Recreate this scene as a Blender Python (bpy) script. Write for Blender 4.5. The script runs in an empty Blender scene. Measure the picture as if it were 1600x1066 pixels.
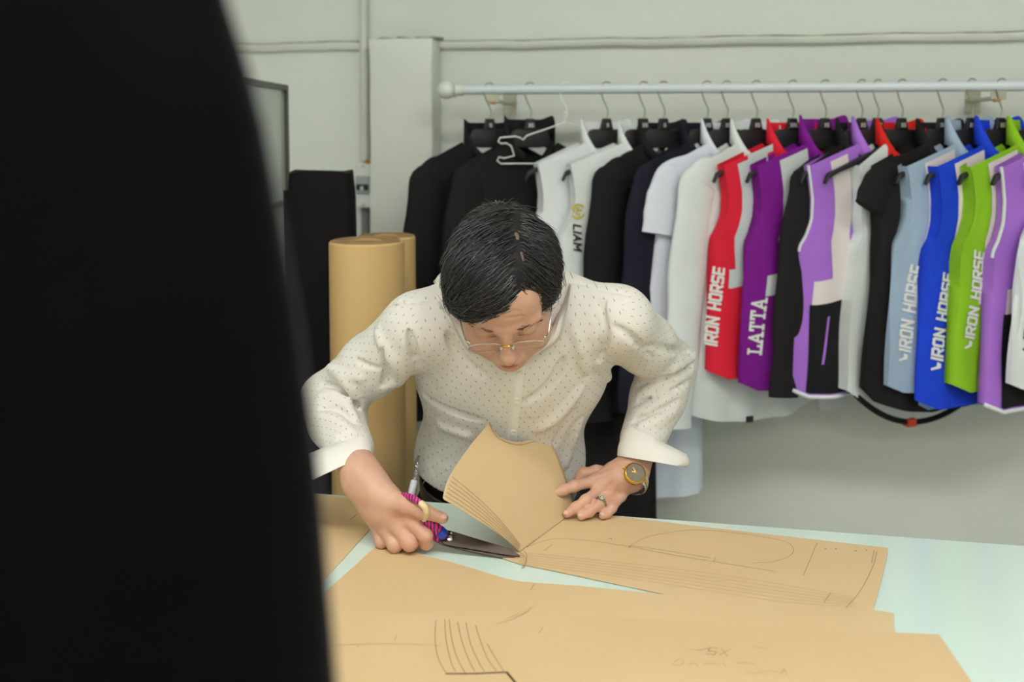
import bpy, bmesh, math, random
import numpy as np
from mathutils import Vector, Matrix, Euler

random.seed(7)
rng = np.random.default_rng(7)
SC = bpy.context.scene
COL = SC.collection

# ------------------------------------------------------------------ camera, world, exposure
FPX = 1555.0                      # focal length in pixels of the 1600 x 1066 frame
CAM_Z = 1.525
PITCH, YAW = math.radians(4.0), math.radians(11.0)
SHIFT = -0.14
cam_d = bpy.data.cameras.new('camera')
cam_d.sensor_width = 36.0
cam_d.lens = 36.0 * FPX / 1600.0
cam_d.shift_y = SHIFT
cam_d.clip_start = 0.02
cam_d.dof.use_dof = True
cam_d.dof.focus_distance = 1.56
cam_d.dof.aperture_fstop = 3.0
cam = bpy.data.objects.new('camera', cam_d)
cam.location = (0, 0, CAM_Z)
cam.rotation_euler = (math.pi / 2 - PITCH, 0, YAW)
COL.objects.link(cam)
SC.camera = cam
SC.view_settings.view_transform = 'Standard'
SC.view_settings.look = 'None'
SC.view_settings.gamma = 1.0
SC.view_settings.use_curve_mapping = False
SC.view_settings.exposure = 0.14

world = bpy.data.worlds.new('world')
SC.world = world
world.use_nodes = True
world.node_tree.nodes['Background'].inputs[0].default_value = (0.9, 0.95, 1.0, 1)
world.node_tree.nodes['Background'].inputs[1].default_value = 0.35
LAMP = 17.0                       # emission of the ceiling panels

CR = Euler(cam.rotation_euler).to_matrix()
CAMR = np.array(CR)
CAMP = np.array([0, 0, CAM_Z])
BX = np.array([math.cos(YAW), math.sin(YAW), 0.0])        # picture right
FW = np.array([-math.sin(YAW), math.cos(YAW), 0.0])       # horizontal view direction
UP = np.array([0, 0, 1.0])

def ray(px, py):
    return CAMR @ np.array([(px - 800) / FPX, (533 - py) / FPX + SHIFT * 1600 / FPX, -1.0])
def P(px, py, d):
    """world point seen at a pixel, at a depth in metres along the view axis"""
    return CAMP + ray(px, py) * d
def PZ(px, py, z):
    r = ray(px, py); return CAMP + r * ((z - CAM_Z) / r[2])
def PY(px, py, y):
    r = ray(px, py); return CAMP + r * (y / r[1])

# ------------------------------------------------------------------ materials
def mat(name, color, rough=0.6, metal=0.0, var=0.0, vscale=8.0, bump=0.0, bscale=200.0, color2=None,
        sss=0.0, emit=0.0, spec=0.5, coat=0.0, trans=0.0, stretch=None, sheen=0.0, alpha=1.0, ior=None):
    m = bpy.data.materials.new(name); m.use_nodes = True
    nt = m.node_tree; b = nt.nodes['Principled BSDF']
    c = (*color, 1.0)
    b.inputs['Base Color'].default_value = c
    b.inputs['Roughness'].default_value = rough
    b.inputs['Metallic'].default_value = metal
    b.inputs['Specular IOR Level'].default_value = spec
    b.inputs['Coat Weight'].default_value = coat
    b.inputs['Transmission Weight'].default_value = trans
    b.inputs['Sheen Weight'].default_value = sheen
    b.inputs['Alpha'].default_value = alpha
    if ior: b.inputs['IOR'].default_value = ior
    if sss:
        b.inputs['Subsurface Weight'].default_value = sss
        b.inputs['Subsurface Radius'].default_value = (0.9, 0.35, 0.2)
        b.inputs['Subsurface Scale'].default_value = 0.006
    if emit:
        b.inputs['Emission Color'].default_value = c
        b.inputs['Emission Strength'].default_value = emit
    if var or bump or color2:
        tc = nt.nodes.new('ShaderNodeTexCoord')
        mp = nt.nodes.new('ShaderNodeMapping')
        nt.links.new(tc.outputs['Object'], mp.inputs['Vector'])
        if stretch: mp.inputs['Scale'].default_value = stretch
    if var or color2:
        n = nt.nodes.new('ShaderNodeTexNoise'); n.inputs['Scale'].default_value = vscale
        n.inputs['Detail'].default_value = 5.0
        nt.links.new(mp.outputs['Vector'], n.inputs['Vector'])
        r = nt.nodes.new('ShaderNodeValToRGB')
        r.color_ramp.elements[0].position = 0.32; r.color_ramp.elements[1].position = 0.68
        c2 = color2 if color2 else tuple(x * (1 - var) for x in color)
        r.color_ramp.elements[0].color = (*c2, 1)
        r.color_ramp.elements[1].color = (*[min(1, x * (1 + var * 0.5)) for x in color], 1)
        nt.links.new(n.outputs['Fac'], r.inputs['Fac'])
        nt.links.new(r.outputs['Color'], b.inputs['Base Color'])
    if bump:
        n2 = nt.nodes.new('ShaderNodeTexNoise'); n2.inputs['Scale'].default_value = bscale
        n2.inputs['Detail'].default_value = 4.0
        nt.links.new(mp.outputs['Vector'], n2.inputs['Vector'])
        bp = nt.nodes.new('ShaderNodeBump'); bp.inputs['Strength'].default_value = bump
        bp.inputs['Distance'].default_value = 0.01
        nt.links.new(n2.outputs['Fac'], bp.inputs['Height'])
        nt.links.new(bp.outputs['Normal'], b.inputs['Normal'])
    return m

def srgb(r, g, b):
    f = lambda v: (v / 255 / 12.92) if v / 255 <= 0.04045 else ((v / 255 + 0.055) / 1.055) ** 2.4
    return (f(r), f(g), f(b))

def cloth(name, rgb, rough=0.8, bump=0.25, var=0.08, bscale=35.0, spec=0.3, sheen=0.0):
    return mat(name, srgb(*rgb), rough, var=var, vscale=6, bump=bump, bscale=bscale, spec=spec, sheen=sheen)

# ------------------------------------------------------------------ mesh helpers
def link_mesh(name, verts, faces, m, parent=None, smooth=True, origin=None):
    me = bpy.data.meshes.new(name)
    v = np.asarray(verts, dtype=float)
    if origin is not None: v = v - np.asarray(origin)
    me.from_pydata([tuple(x) for x in v], [], [tuple(f) for f in faces])
    if smooth:
        me.polygons.foreach_set('use_smooth', [True] * len(me.polygons))
    me.update()
    if m is not None: me.materials.append(m)
    o = bpy.data.objects.new(name, me); COL.objects.link(o)
    if parent is not None: o.parent = parent
    return o

def clean(o, bevel=0.0, seg=2, angle=40):
    """recalculate normals, optional bevel, and mark sharp edges by angle"""
    me = o.data; bm = bmesh.new(); bm.from_mesh(me)
    bmesh.ops.remove_doubles(bm, verts=bm.verts, dist=1e-6)
    bmesh.ops.recalc_face_normals(bm, faces=bm.faces)
    if bevel:
        es = [e for e in bm.edges if len(e.link_faces) == 2 and e.calc_face_angle(0) > math.radians(angle)]
        bmesh.ops.bevel(bm, geom=es, offset=bevel, segments=seg, profile=0.5, affect='EDGES')
    for e in bm.edges:
        e.smooth = not (len(e.link_faces) == 2 and e.calc_face_angle(0) > math.radians(angle))
    bm.to_mesh(me); bm.free(); me.update()
    return o

class Geo:
    """collects shapes of ONE part"""
    def __init__(s): s.v = []; s.f = []
    def add(s, v, f):
        n = len(s.v); s.v += [tuple(x) for x in v]; s.f += [tuple(i + n for i in q) for q in f]; return s
    def box(s, lo, hi, M=None):
        x0, y0, z0 = lo; x1, y1, z1 = hi
        v = np.array([(x0,y0,z0),(x1,y0,z0),(x1,y1,z0),(x0,y1,z0),(x0,y0,z1),(x1,y0,z1),(x1,y1,z1),(x0,y1,z1)], float)
        if M is not None: v = v @ M[0].T + M[1]
        return s.add(v, [(0,3,2,1),(4,5,6,7),(0,1,5,4),(1,2,6,5),(2,3,7,6),(3,0,4,7)])
    def tube(s, pts, r, n=10, closed=False, flat=1.0, cap=True, nrm=None):
        pts = np.asarray(pts, float); k = len(pts)
        r = np.full(k, r) if np.isscalar(r) else np.asarray(r, float)
        T = np.zeros_like(pts)
        for i in range(k):
            a = pts[(i - 1) % k] if closed or i > 0 else pts[0]
            b = pts[(i + 1) % k] if closed or i < k - 1 else pts[-1]
            t = b - a; T[i] = t / (np.linalg.norm(t) + 1e-12)
        u = np.cross(T[0], [0, 0, 1.0]) if nrm is None else np.asarray(nrm, float)
        if np.linalg.norm(u) < 1e-3: u = np.cross(T[0], [1.0, 0, 0])
        V = []; F = []
        for i in range(k):
            u = u - T[i] * np.dot(u, T[i]); u = u / (np.linalg.norm(u) + 1e-12)
            w = np.cross(T[i], u)
            for j in range(n):
                a = 2 * math.pi * j / n
                V.append(pts[i] + (u * math.cos(a) + w * math.sin(a) * flat) * r[i])
        for i in range(k if closed else k - 1):
            i2 = (i + 1) % k
            for j in range(n):
                j2 = (j + 1) % n
                F.append((i * n + j, i * n + j2, i2 * n + j2, i2 * n + j))
        if cap and not closed:
            F.append(tuple(range(n - 1, -1, -1))); F.append(tuple((k - 1) * n + j for j in range(n)))
        return s.add(V, F)
    def grid(s, A):
        A = np.asarray(A, float); a, b = A.shape[:2]
        return s.add(A.reshape(-1, 3), [(i*b+j, i*b+j+1, (i+1)*b+j+1, (i+1)*b+j) for i in range(a-1) for j in range(b-1)])
    def loft(s, rings, cap=True):
        k = len(rings); n = len(rings[0]); V = [p for r in rings for p in r]
        F = [(i*n+j, i*n+(j+1)%n, (i+1)*n+(j+1)%n, (i+1)*n+j) for i in range(k-1) for j in range(n)]
        if cap: F += [tuple(range(n-1,-1,-1)), tuple((k-1)*n+j for j in range(n))]
        return s.add(V, F)
    def prism(s, poly, off):
        """flat polygon (3D points) extruded by a vector"""
        poly = np.asarray(poly, float); n = len(poly); off = np.asarray(off, float)
        V = list(poly) + list(poly + off)
        return s.add(V, [tuple(range(n-1,-1,-1)), tuple(range(n,2*n))] + [(i,(i+1)%n,(i+1)%n+n,i+n) for i in range(n)])
    def ball(s, c, r, n=10, M=None):
        V = []; F = []; r = np.ones(3) * r
        for i in range(n + 1):
            th = math.pi * i / n
            for j in range(2 * n):
                ph = math.pi * j / n
                p = np.array([math.sin(th)*math.cos(ph), math.sin(th)*math.sin(ph), math.cos(th)]) * r
                if M is not None: p = M @ p
                V.append(p + np.asarray(c))
        m = 2 * n
        for i in range(n):
            for j in range(m): F.append((i*m+j, (i+1)*m+j, (i+1)*m+(j+1)%m, i*m+(j+1)%m))
        return s.add(V, F)
def tag(o, label=None, cat=None, group=None, kind=None):
    if label: o['label'] = label
    if cat: o['category'] = cat
    if group: o['group'] = group
    if kind: o['kind'] = kind
    return o

def thing(name, label, cat, loc=(0, 0, 0), group=None, rotz=0.0, world=True):
    """Empty at the base of a thing; its parts are built in world coordinates (world=True) or local ones"""
    o = bpy.data.objects.new(name, None); COL.objects.link(o)
    o.empty_display_size = 0.05
    o.location = tuple(float(x) for x in loc); o.rotation_euler = (0, 0, rotz)
    tag(o, label, cat, group)
    if world: BASE[o.name] = np.array(loc, float)
    return o
BASE = {}
def _build(s, name, m, parent=None, smooth=True, bevel=0.0, seg=2, angle=40, origin=None):
    p = parent
    while p is not None and origin is None:
        if p.name in BASE: origin = BASE[p.name]
        p = p.parent
    o = link_mesh(name, s.v, s.f, m, parent, smooth, origin)
    return clean(o, bevel, seg, angle)
Geo.build = _build

def spline(pts, n):
    """Catmull-Rom through points"""
    pts = np.asarray(pts, float); k = len(pts); out = []
    for t in np.linspace(0, k - 1, n):
        i = min(int(t), k - 2); f = t - i
        p0 = pts[max(i-1,0)]; p1 = pts[i]; p2 = pts[i+1]; p3 = pts[min(i+2,k-1)]
        out.append(0.5*((2*p1)+(-p0+p2)*f+(2*p0-5*p1+4*p2-p3)*f*f+(-p0+3*p1-3*p2+p3)*f**3))
    return np.array(out)

# ------------------------------------------------------------------ implicit surfaces for the figure
class Field:
    def __init__(s, lo, hi, h):
        s.lo = np.asarray(lo, float); s.h = h
        s.n = np.ceil((np.asarray(hi) - s.lo) / h).astype(int) + 1
        s.F = np.full(s.n, 0.5, np.float32)
    def sl(s, lo, hi):
        a = np.clip(np.floor((np.asarray(lo) - s.lo) / s.h).astype(int), 0, s.n)
        b = np.clip(np.ceil((np.asarray(hi) - s.lo) / s.h).astype(int) + 1, 0, s.n)
        return tuple(slice(int(x), int(y)) for x, y in zip(a, b))
    def pts(s, sl):
        g = [s.lo[i] + s.h * np.arange(sl[i].start, sl[i].stop) for i in range(3)]
        return np.stack(np.meshgrid(*g, indexing='ij'), -1).astype(np.float32)
    def put(s, f, lo, hi, k=0.01, op='u', pad=0.012):
        sl = s.sl(np.asarray(lo) - pad - k, np.asarray(hi) + pad + k)
        if any(x.stop <= x.start for x in sl): return
        d = f(s.pts(sl)).astype(np.float32); A = s.F[sl]
        if op == 'u':
            hh = np.maximum(k - np.abs(A - d), 0) / k
            s.F[sl] = np.minimum(A, d) - hh * hh * k * 0.25
        elif op == 's':
            d = -d; hh = np.maximum(k - np.abs(A - d), 0) / k
            s.F[sl] = np.maximum(A, d) + hh * hh * k * 0.25
    def cap(s, a, b, ra, rb, k=0.01, op='u'):
        a = np.asarray(a, np.float32); b = np.asarray(b, np.float32); ab = b - a; L = float(ab @ ab) + 1e-12
        def f(p):
            t = np.clip(((p - a) @ ab) / L, 0, 1)
            return np.linalg.norm(p - a - t[..., None] * ab, axis=-1) - (ra + (rb - ra) * t)
        r = max(ra, rb); s.put(f, np.minimum(a, b) - r, np.maximum(a, b) + r, k, op)
    def chain(s, pts, rs, k=0.006, op='u', kin=0.006):
        """a whole chain merged on its own first, then into the field"""
        pts = np.asarray(pts, float); r = max(rs)
        lo = pts.min(0) - r; hi = pts.max(0) + r
        def f(p):
            out = None
            for i in range(len(pts) - 1):
                a = pts[i].astype(np.float32); ab = (pts[i+1] - pts[i]).astype(np.float32); L = float(ab @ ab) + 1e-12
                t = np.clip(((p - a) @ ab) / L, 0, 1)
                d = np.linalg.norm(p - a - t[..., None] * ab, axis=-1) - (rs[i] + (rs[i+1] - rs[i]) * t)
                if out is None: out = d
                else:
                    hh = np.maximum(kin - np.abs(out - d), 0) / kin
                    out = np.minimum(out, d) - hh * hh * kin * 0.25
            return out
        s.put(f, lo, hi, k, op)
    def ell(s, c, r, M=None, k=0.01, op='u'):
        c = np.asarray(c, np.float32); r = np.asarray(r, np.float32)
        M = np.eye(3) if M is None else np.asarray(M)      # columns = axes
        Mf = M.astype(np.float32)
        def f(p):
            q = (p - c) @ Mf
            k0 = np.linalg.norm(q / r, axis=-1); k1 = np.linalg.norm(q / (r * r), axis=-1) + 1e-9
            return k0 * (k0 - 1) / k1
        e = np.sqrt(((M * r[None, :]) ** 2).sum(1))
        s.put(f, c - e, c + e, k, op)
    def cut(s, p0, n):
        """remove everything on the side n points to"""
        p0 = np.asarray(p0, np.float32); n = np.asarray(n, np.float32); n = n / np.linalg.norm(n)
        g = [np.float32(s.lo[i]) + np.float32(s.h) * np.arange(s.n[i], dtype=np.float32) for i in range(3)]
        d = ((g[0] - p0[0]) * n[0])[:, None, None] + ((g[1] - p0[1]) * n[1])[None, :, None] + ((g[2] - p0[2]) * n[2])[None, None, :]
        np.maximum(s.F, d, out=s.F)
    def hit(s, px, py, d0=1.2, d1=2.1, step=0.002):
        r = ray(px, py); ds = np.arange(d0, d1, step)
        pts = CAMP + ds[:, None] * r
        ij = np.round((pts - s.lo) / s.h).astype(int)
        ok = np.all((ij >= 0) & (ij < s.n), 1)
        v = np.full(len(ds), 1.0); q = ij[ok]; v[ok] = s.F[q[:, 0], q[:, 1], q[:, 2]]
        w = np.where(v < 0)[0]
        return pts[w[0]] if len(w) else None
    def mesh(s):
        F = s.F; S = F < 0; n = s.n
        cnt = np.zeros(n - 1, np.int8)
        for dx in (0, 1):
            for dy in (0, 1):
                for dz in (0, 1): cnt += S[dx:n[0]-1+dx, dy:n[1]-1+dy, dz:n[2]-1+dz]
        C = np.argwhere((cnt > 0) & (cnt < 8))
        idx = np.full(n - 1, -1, np.int32); idx[C[:, 0], C[:, 1], C[:, 2]] = np.arange(len(C))
        cor = [(a, b, c) for a in (0, 1) for b in (0, 1) for c in (0, 1)]
        val = {c: F[C[:, 0]+c[0], C[:, 1]+c[1], C[:, 2]+c[2]].astype(float) for c in cor}
        acc = np.zeros((len(C), 3)); num = np.zeros(len(C))
        for c in cor:
            for ax in range(3):
                if c[ax]: continue
                c2 = list(c); c2[ax] = 1; c2 = tuple(c2)
                a, b = val[c], val[c2]; m = (a < 0) != (b < 0)
                t = np.where(m, a / np.where(np.abs(a - b) < 1e-12, 1, a - b), 0)
                pos = np.array(c, float)[None, :].repeat(len(C), 0); pos[:, ax] = t
                acc[m] += pos[m]; num[m] += 1
        V = s.lo + (C + acc / num[:, None]) * s.h
        Q = []
        for ax in range(3):
            o1, o2 = (ax + 1) % 3, (ax + 2) % 3
            sa = [slice(None)] * 3; sb = [slice(None)] * 3
            sa[ax] = slice(0, -1); sb[ax] = slice(1, None)
            E = np.argwhere(S[tuple(sa)] != S[tuple(sb)])
            ok = (E[:, o1] > 0) & (E[:, o2] > 0) & (E[:, o1] < n[o1]-1) & (E[:, o2] < n[o2]-1)
            E = E[ok]
            sgn = S[E[:, 0], E[:, 1], E[:, 2]]
            def cell(a, b):
                e = E.copy(); e[:, o1] += a; e[:, o2] += b
                return idx[e[:, 0], e[:, 1], e[:, 2]]
            q = np.stack([cell(-1, -1), cell(0, -1), cell(0, 0), cell(-1, 0)], 1)
            q[~sgn] = q[~sgn][:, ::-1]
            Q.append(q)
        return V, np.concatenate(Q)

def field_obj(name, fld, m, parent, smooth_it=2, attr=None):
    V, Q = fld.mesh()
    if smooth_it:                                       # light Laplacian smoothing of the grid
        e = np.concatenate([Q[:, [0, 1]], Q[:, [1, 2]], Q[:, [2, 3]], Q[:, [3, 0]]])
        for _ in range(smooth_it):
            acc = np.zeros_like(V); num = np.zeros(len(V))
            for a, b in ((0, 1), (1, 0)):
                for ax in range(3): acc[:, ax] += np.bincount(e[:, a], V[e[:, b], ax], len(V))
                num += np.bincount(e[:, a], minlength=len(V))
            V = V * 0.45 + (acc / np.maximum(num, 1)[:, None]) * 0.55
    o = BASE.get(parent.name, np.zeros(3)) if parent is not None else np.zeros(3)
    me = bpy.data.meshes.new(name)
    W = (V - o).astype(np.float32)
    me.vertices.add(len(W)); me.vertices.foreach_set('co', W.ravel())
    me.loops.add(Q.size); me.loops.foreach_set('vertex_index', Q.astype(np.int32).ravel())
    me.polygons.add(len(Q)); me.polygons.foreach_set('loop_start', np.arange(0, Q.size, 4, dtype=np.int32))
    me.polygons.foreach_set('use_smooth', np.ones(len(Q), bool))
    me.update(calc_edges=True); me.validate()
    if attr is not None:
        for nm, arr in attr(V).items():
            at = me.attributes.new(nm, 'FLOAT_VECTOR' if arr.ndim == 2 else 'FLOAT', 'POINT')
            at.data.foreach_set('vector' if arr.ndim == 2 else 'value', arr.astype(np.float32).ravel())
    me.materials.append(m)
    ob = bpy.data.objects.new(name, me); COL.objects.link(ob)
    if parent is not None: ob.parent = parent
    return ob

# ================================================================== the room
YW, YR = 2.62, 2.40               # back wall, garment rail
TZ = 0.88                         # table top
X0, X1, Y0, ZC = -1.55, 2.3, -2.4, 2.75
M_wall = mat('wall_paint', srgb(226, 231, 224), 0.55, color2=srgb(218, 225, 216), vscale=2.2, bump=0.12, bscale=14, spec=0.3)
M_wall2 = mat('wall_paint_low', srgb(222, 226, 220), 0.6, var=0.04, vscale=3, bump=0.08, bscale=20, spec=0.3)
M_floor = mat('floor_tile', srgb(190, 190, 185), 0.4, var=0.1, vscale=5)
M_ceil = mat('ceiling_paint', srgb(235, 236, 230), 0.8, var=0.02)
M_trim = mat('trim_paint', srgb(222, 226, 214), 0.5, color2=srgb(205, 211, 200), vscale=5, bump=0.1, bscale=30)
M_dirt = mat('grime', srgb(120, 124, 112), 0.9, color2=srgb(165, 168, 155), vscale=30)

def struct(name, lo, hi, m, bevel=0.0, parent=None):
    o = Geo().box(lo, hi).build(name, m, parent, smooth=False, bevel=bevel)
    if parent is None: o['kind'] = 'structure'
    return o
struct('floor', (X0-0.1, Y0-0.1, -0.1), (X1+0.1, YW+0.1, 0), M_floor)
struct('ceiling', (X0-0.1, Y0-0.1, ZC), (X1+0.1, YW+0.1, ZC+0.1), M_ceil)
struct('wall_back', (X0-0.1, YW, 0), (X1+0.1, YW+0.1, ZC), M_wall)
struct('wall_left', (X0-0.1, Y0, 0), (X0, YW, ZC), M_wall2)
struct('wall_right', (X1, Y0, 0), (X1+0.1, YW, ZC), M_wall2)
struct('wall_front', (X0-0.1, Y0-0.1, 0), (X1+0.1, Y0, ZC), M_wall2)

# pillar standing proud of the back wall, with the ledge on its top
YP = 2.53
pxl, pxr = PY(577, 200, YP)[0], PY(676, 200, YP)[0]
ptop = PY(620, 60, YP)[2]
pil = Geo()
prof = []
for z in np.linspace(0, ptop, 30):
    w = 0.0022 * math.sin(z * 9) + 0.0012 * math.sin(z * 31)
    prof.append((pxl + w, pxr - w * 0.8, z))
pil.loft([[(a, YP, z), (b, YP, z), (b, YW + 0.01, z), (a, YW + 0.01, z)] for a, b, z in prof])
p_o = pil.build('wall_pillar', M_wall, None, smooth=True, bevel=0.004, angle=50); p_o['kind'] = 'structure'
# chipped dirty ledge line above the pillar
g = Geo(); xs = np.linspace(pxl + 0.01, pxr + 0.006, 40)
g.loft([[(x, YP + 0.004, ptop - 0.001), (x, YW + 0.002, ptop - 0.001), (x, YW + 0.002, ptop + 0.006 + 0.004 * abs(math.sin(x * 61))),
         (x, YP + 0.02 + 0.012 * math.sin(x * 97), ptop + 0.003 + 0.003 * math.sin(x * 140))] for x in xs])
o = g.build('dust_ledge', M_dirt, p_o); 

# horizontal ledge mouldings (right and left of the pillar)
def moulding(name, xa, za, xb, zb, h, dep):
    g = Geo(); rings = []
    for t in np.linspace(0, 1, 40):
        x = xa + (xb - xa) * t; z = za + (zb - za) * t + 0.0012 * math.sin(x * 17) + 0.0008 * math.sin(x * 43)
        rings.append([(x, YW + 0.01, z), (x, YW - dep, z - 0.001), (x, YW - dep - 0.002, z - h * 0.5), (x, YW - dep * 0.8, z - h), (x, YW + 0.01, z - h * 1.1)])
    g.loft(rings); o = g.build(name, M_trim, None, smooth=True, angle=50); o['kind'] = 'structure'
    # dirt gathered on the top edge
    g = Geo(); rings = []
    for t in np.linspace(0.0, 1, 60):
        x = xa + (xb - xa) * t; z = za + (zb - za) * t + 0.0012 * math.sin(x * 17) + 0.0008 * math.sin(x * 43)
        e = 0.0016 + 0.0012 * max(0, math.sin(x * 11)) * abs(math.sin(x * 29))
        rings.append([(x, YW + 0.004, z), (x, YW - dep * 0.9, z), (x, YW - dep * 0.9, z + e), (x, YW + 0.004, z + e)])
    g.loft(rings).build('dirt_line', M_dirt, o, smooth=False)
a = PY(690, 66, YW); b = PY(1600, 46, YW)
moulding('trim_1', a[0], a[2], X1, a[2], 0.019, 0.022)
a = PY(576, 66, YW)
moulding('trim_2', X0, a[2], a[0], a[2], 0.021, 0.018)

# conduit running down the left side of the pillar
cx = PY(574, 100, YW)[0]
zb = PY(570, 262, YW)[2]
g = Geo().tube([(cx - 0.002, YW - 0.02, ZC), (cx - 0.002, YW - 0.02, ptop - 0.02), (cx - 0.004, YW - 0.016, zb + 0.02)], 0.011, 12)
tag(g.build('conduit_pipe', M_trim, None), 'thin painted conduit pipe running down the left edge of the wall pillar', 'pipe')

# ------------------------------------------------------------------ ceiling lamp panels (above the frame)
M_lamp = mat('lamp_diffuser', (1.0, 0.975, 0.93), 0.5, emit=LAMP)
M_hous = mat('lamp_housing', srgb(230, 230, 228), 0.5)
for i, (lx, ly, lb) in enumerate([(0.95, 0.4, 'over the right end of the cutting table'), (-0.6, 0.4, 'over the left end of the cutting table'),
                                  (0.95, -1.5, 'at the back of the room on the right'), (-0.6, -1.5, 'at the back of the room on the left')]):
    t = thing('ceiling_lamp', 'white ceiling light panel ' + lb, 'lamp', (lx, ly, ZC), 'ceiling light panels')
    Geo().box((lx-0.62, ly-0.17, ZC-0.06), (lx+0.62, ly+0.17, ZC-0.002)).build('housing', M_hous, t, smooth=False, bevel=0.004)
    Geo().box((lx-0.6, ly-0.15, ZC-0.066), (lx+0.6, ly+0.15, ZC-0.0605)).build('diffuser', M_lamp, t, smooth=False)

# ------------------------------------------------------------------ breaker box beside the pillar
M_plas = mat('box_plastic', srgb(214, 220, 214), 0.4)
M_grey = mat('box_cover', srgb(160, 168, 166), 0.25)
M_dark = mat('switch_black', srgb(30, 30, 32), 0.4)
M_brass = mat('brass', srgb(170, 120, 40), 0.35, metal=0.6)
yb = YW - 0.055
A = PY(557, 256, yb); B = PY(577, 325, yb)
bx0, bx1, bz1, bz0 = A[0] - 0.004, B[0] + 0.006, A[2], B[2]
t = thing('breaker_box', 'small pale plastic circuit breaker box fixed beside the pillar', 'breaker box', ((bx0+bx1)/2, YW, bz0))
Geo().box((bx0, yb, bz0), (bx1, YW, bz1)).build('case', M_plas, t, bevel=0.004, smooth=False)
zc = PY(567, 290, yb)[2]
Geo().box((bx0+0.003, yb-0.008, zc-0.022), (bx1-0.003, yb-0.0005, zc+0.026)).build('window_cover', M_grey, t, bevel=0.003, smooth=False)
Geo().box((bx0+0.005, yb-0.0105, zc-0.012), (bx1-0.005, yb-0.0085, zc+0.004)).build('switch_slot', M_dark, t, smooth=False)
Geo().box(((bx0+bx1)/2-0.002, yb-0.018, zc-0.011), ((bx0+bx1)/2+0.005, yb-0.011, zc-0.002)).build('switch_lever', M_plas, t, smooth=False)
for z in (bz1 - 0.006, bz0 + 0.008):
    Geo().ball(((bx0+bx1)/2, yb-0.0005, z), (0.003, 0.0015, 0.003), 5).build('screw', M_grey, t)
Geo().box((bx1-0.02, yb+0.012, bz1+0.0005), (bx1-0.004, yb+0.03, bz1+0.011)).build('cable_gland', M_brass, t, smooth=False, bevel=0.002)
# cable below
g = Geo().tube([(bx0+0.016, YW-0.02, bz0-0.001), (bx0+0.016, YW-0.018, 0.02)], 0.012, 10)
tag(g.build('cable_trunk', mat('cable', srgb(120, 124, 124), 0.6), None), 'grey cable trunk dropping from the breaker box behind the rolls', 'cable')

# ------------------------------------------------------------------ framed mirror panel standing on the left
M_alu = mat('dark_aluminium', srgb(92, 94, 90), 0.4, metal=0.5)
M_mirror = mat('mirror_glass', srgb(214, 222, 216), 0.2, metal=0.25, var=0.02)
pa = P(443, 133, 2.38); pb = P(395, 125, 2.12); pb = pa + (pb - pa) * 2.0
zt = pa[2]; zm = P(443, 316, 2.38)[2]; zl = P(446, 467, 2.38)[2]
dv = pb - pa; dv[2] = 0; L = np.linalg.norm(dv); dv /= L; nn = np.array([dv[1], -dv[0], 0.0])
if nn @ (CAMP - pa) < 0: nn = -nn
def fr(t0, t1, z0, z1, n0, n1):
    g = Geo()
    c = [(t0, n0), (t1, n0), (t1, n1), (t0, n1)]
    lo = [np.array([pa[0], pa[1], 0]) + dv*a + nn*b + UP*z0 for a, b in c]; hi = [q + UP*(z1-z0) for q in lo]
    g.add(lo + hi, [(0,3,2,1),(4,5,6,7),(0,1,5,4),(1,2,6,5),(2,3,7,6),(3,0,4,7)]); return g
t = thing('mirror_panel', 'tall dark-framed glass panel on the left, partly hidden by the near black garment', 'mirror', (pa[0], pa[1], 0))
fr(0, 0.011, 0.0, zt, -0.012, 0.012).build('frame_stile', M_alu, t, smooth=False, bevel=0.001)
fr(L-0.011, L, 0.0, zt, -0.012, 0.012).build('frame_stile', M_alu, t, smooth=False, bevel=0.001)
fr(0.011, L-0.011, zt-0.013, zt, -0.012, 0.012).build('frame_rail', M_alu, t, smooth=False, bevel=0.001)
fr(0.011, L-0.011, zm-0.007, zm+0.006, -0.012, 0.012).build('frame_rail', M_alu, t, smooth=False, bevel=0.001)
fr(0.011, L-0.011, zl-0.03, zl, -0.012, 0.012).build('frame_rail', M_alu, t, smooth=False, bevel=0.001)
fr(0.011, L-0.011, zm+0.006, zt-0.013, -0.003, 0.003).build('pane', M_mirror, t, smooth=False)
fr(0.011, L-0.011, zl, zm-0.007, -0.003, 0.003).build('pane', M_mirror, t, smooth=False)
fr(0.011, L-0.011, 0.0, zl-0.03, -0.006, 0.006).build('kick_board', M_dark, t, smooth=False)

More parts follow.
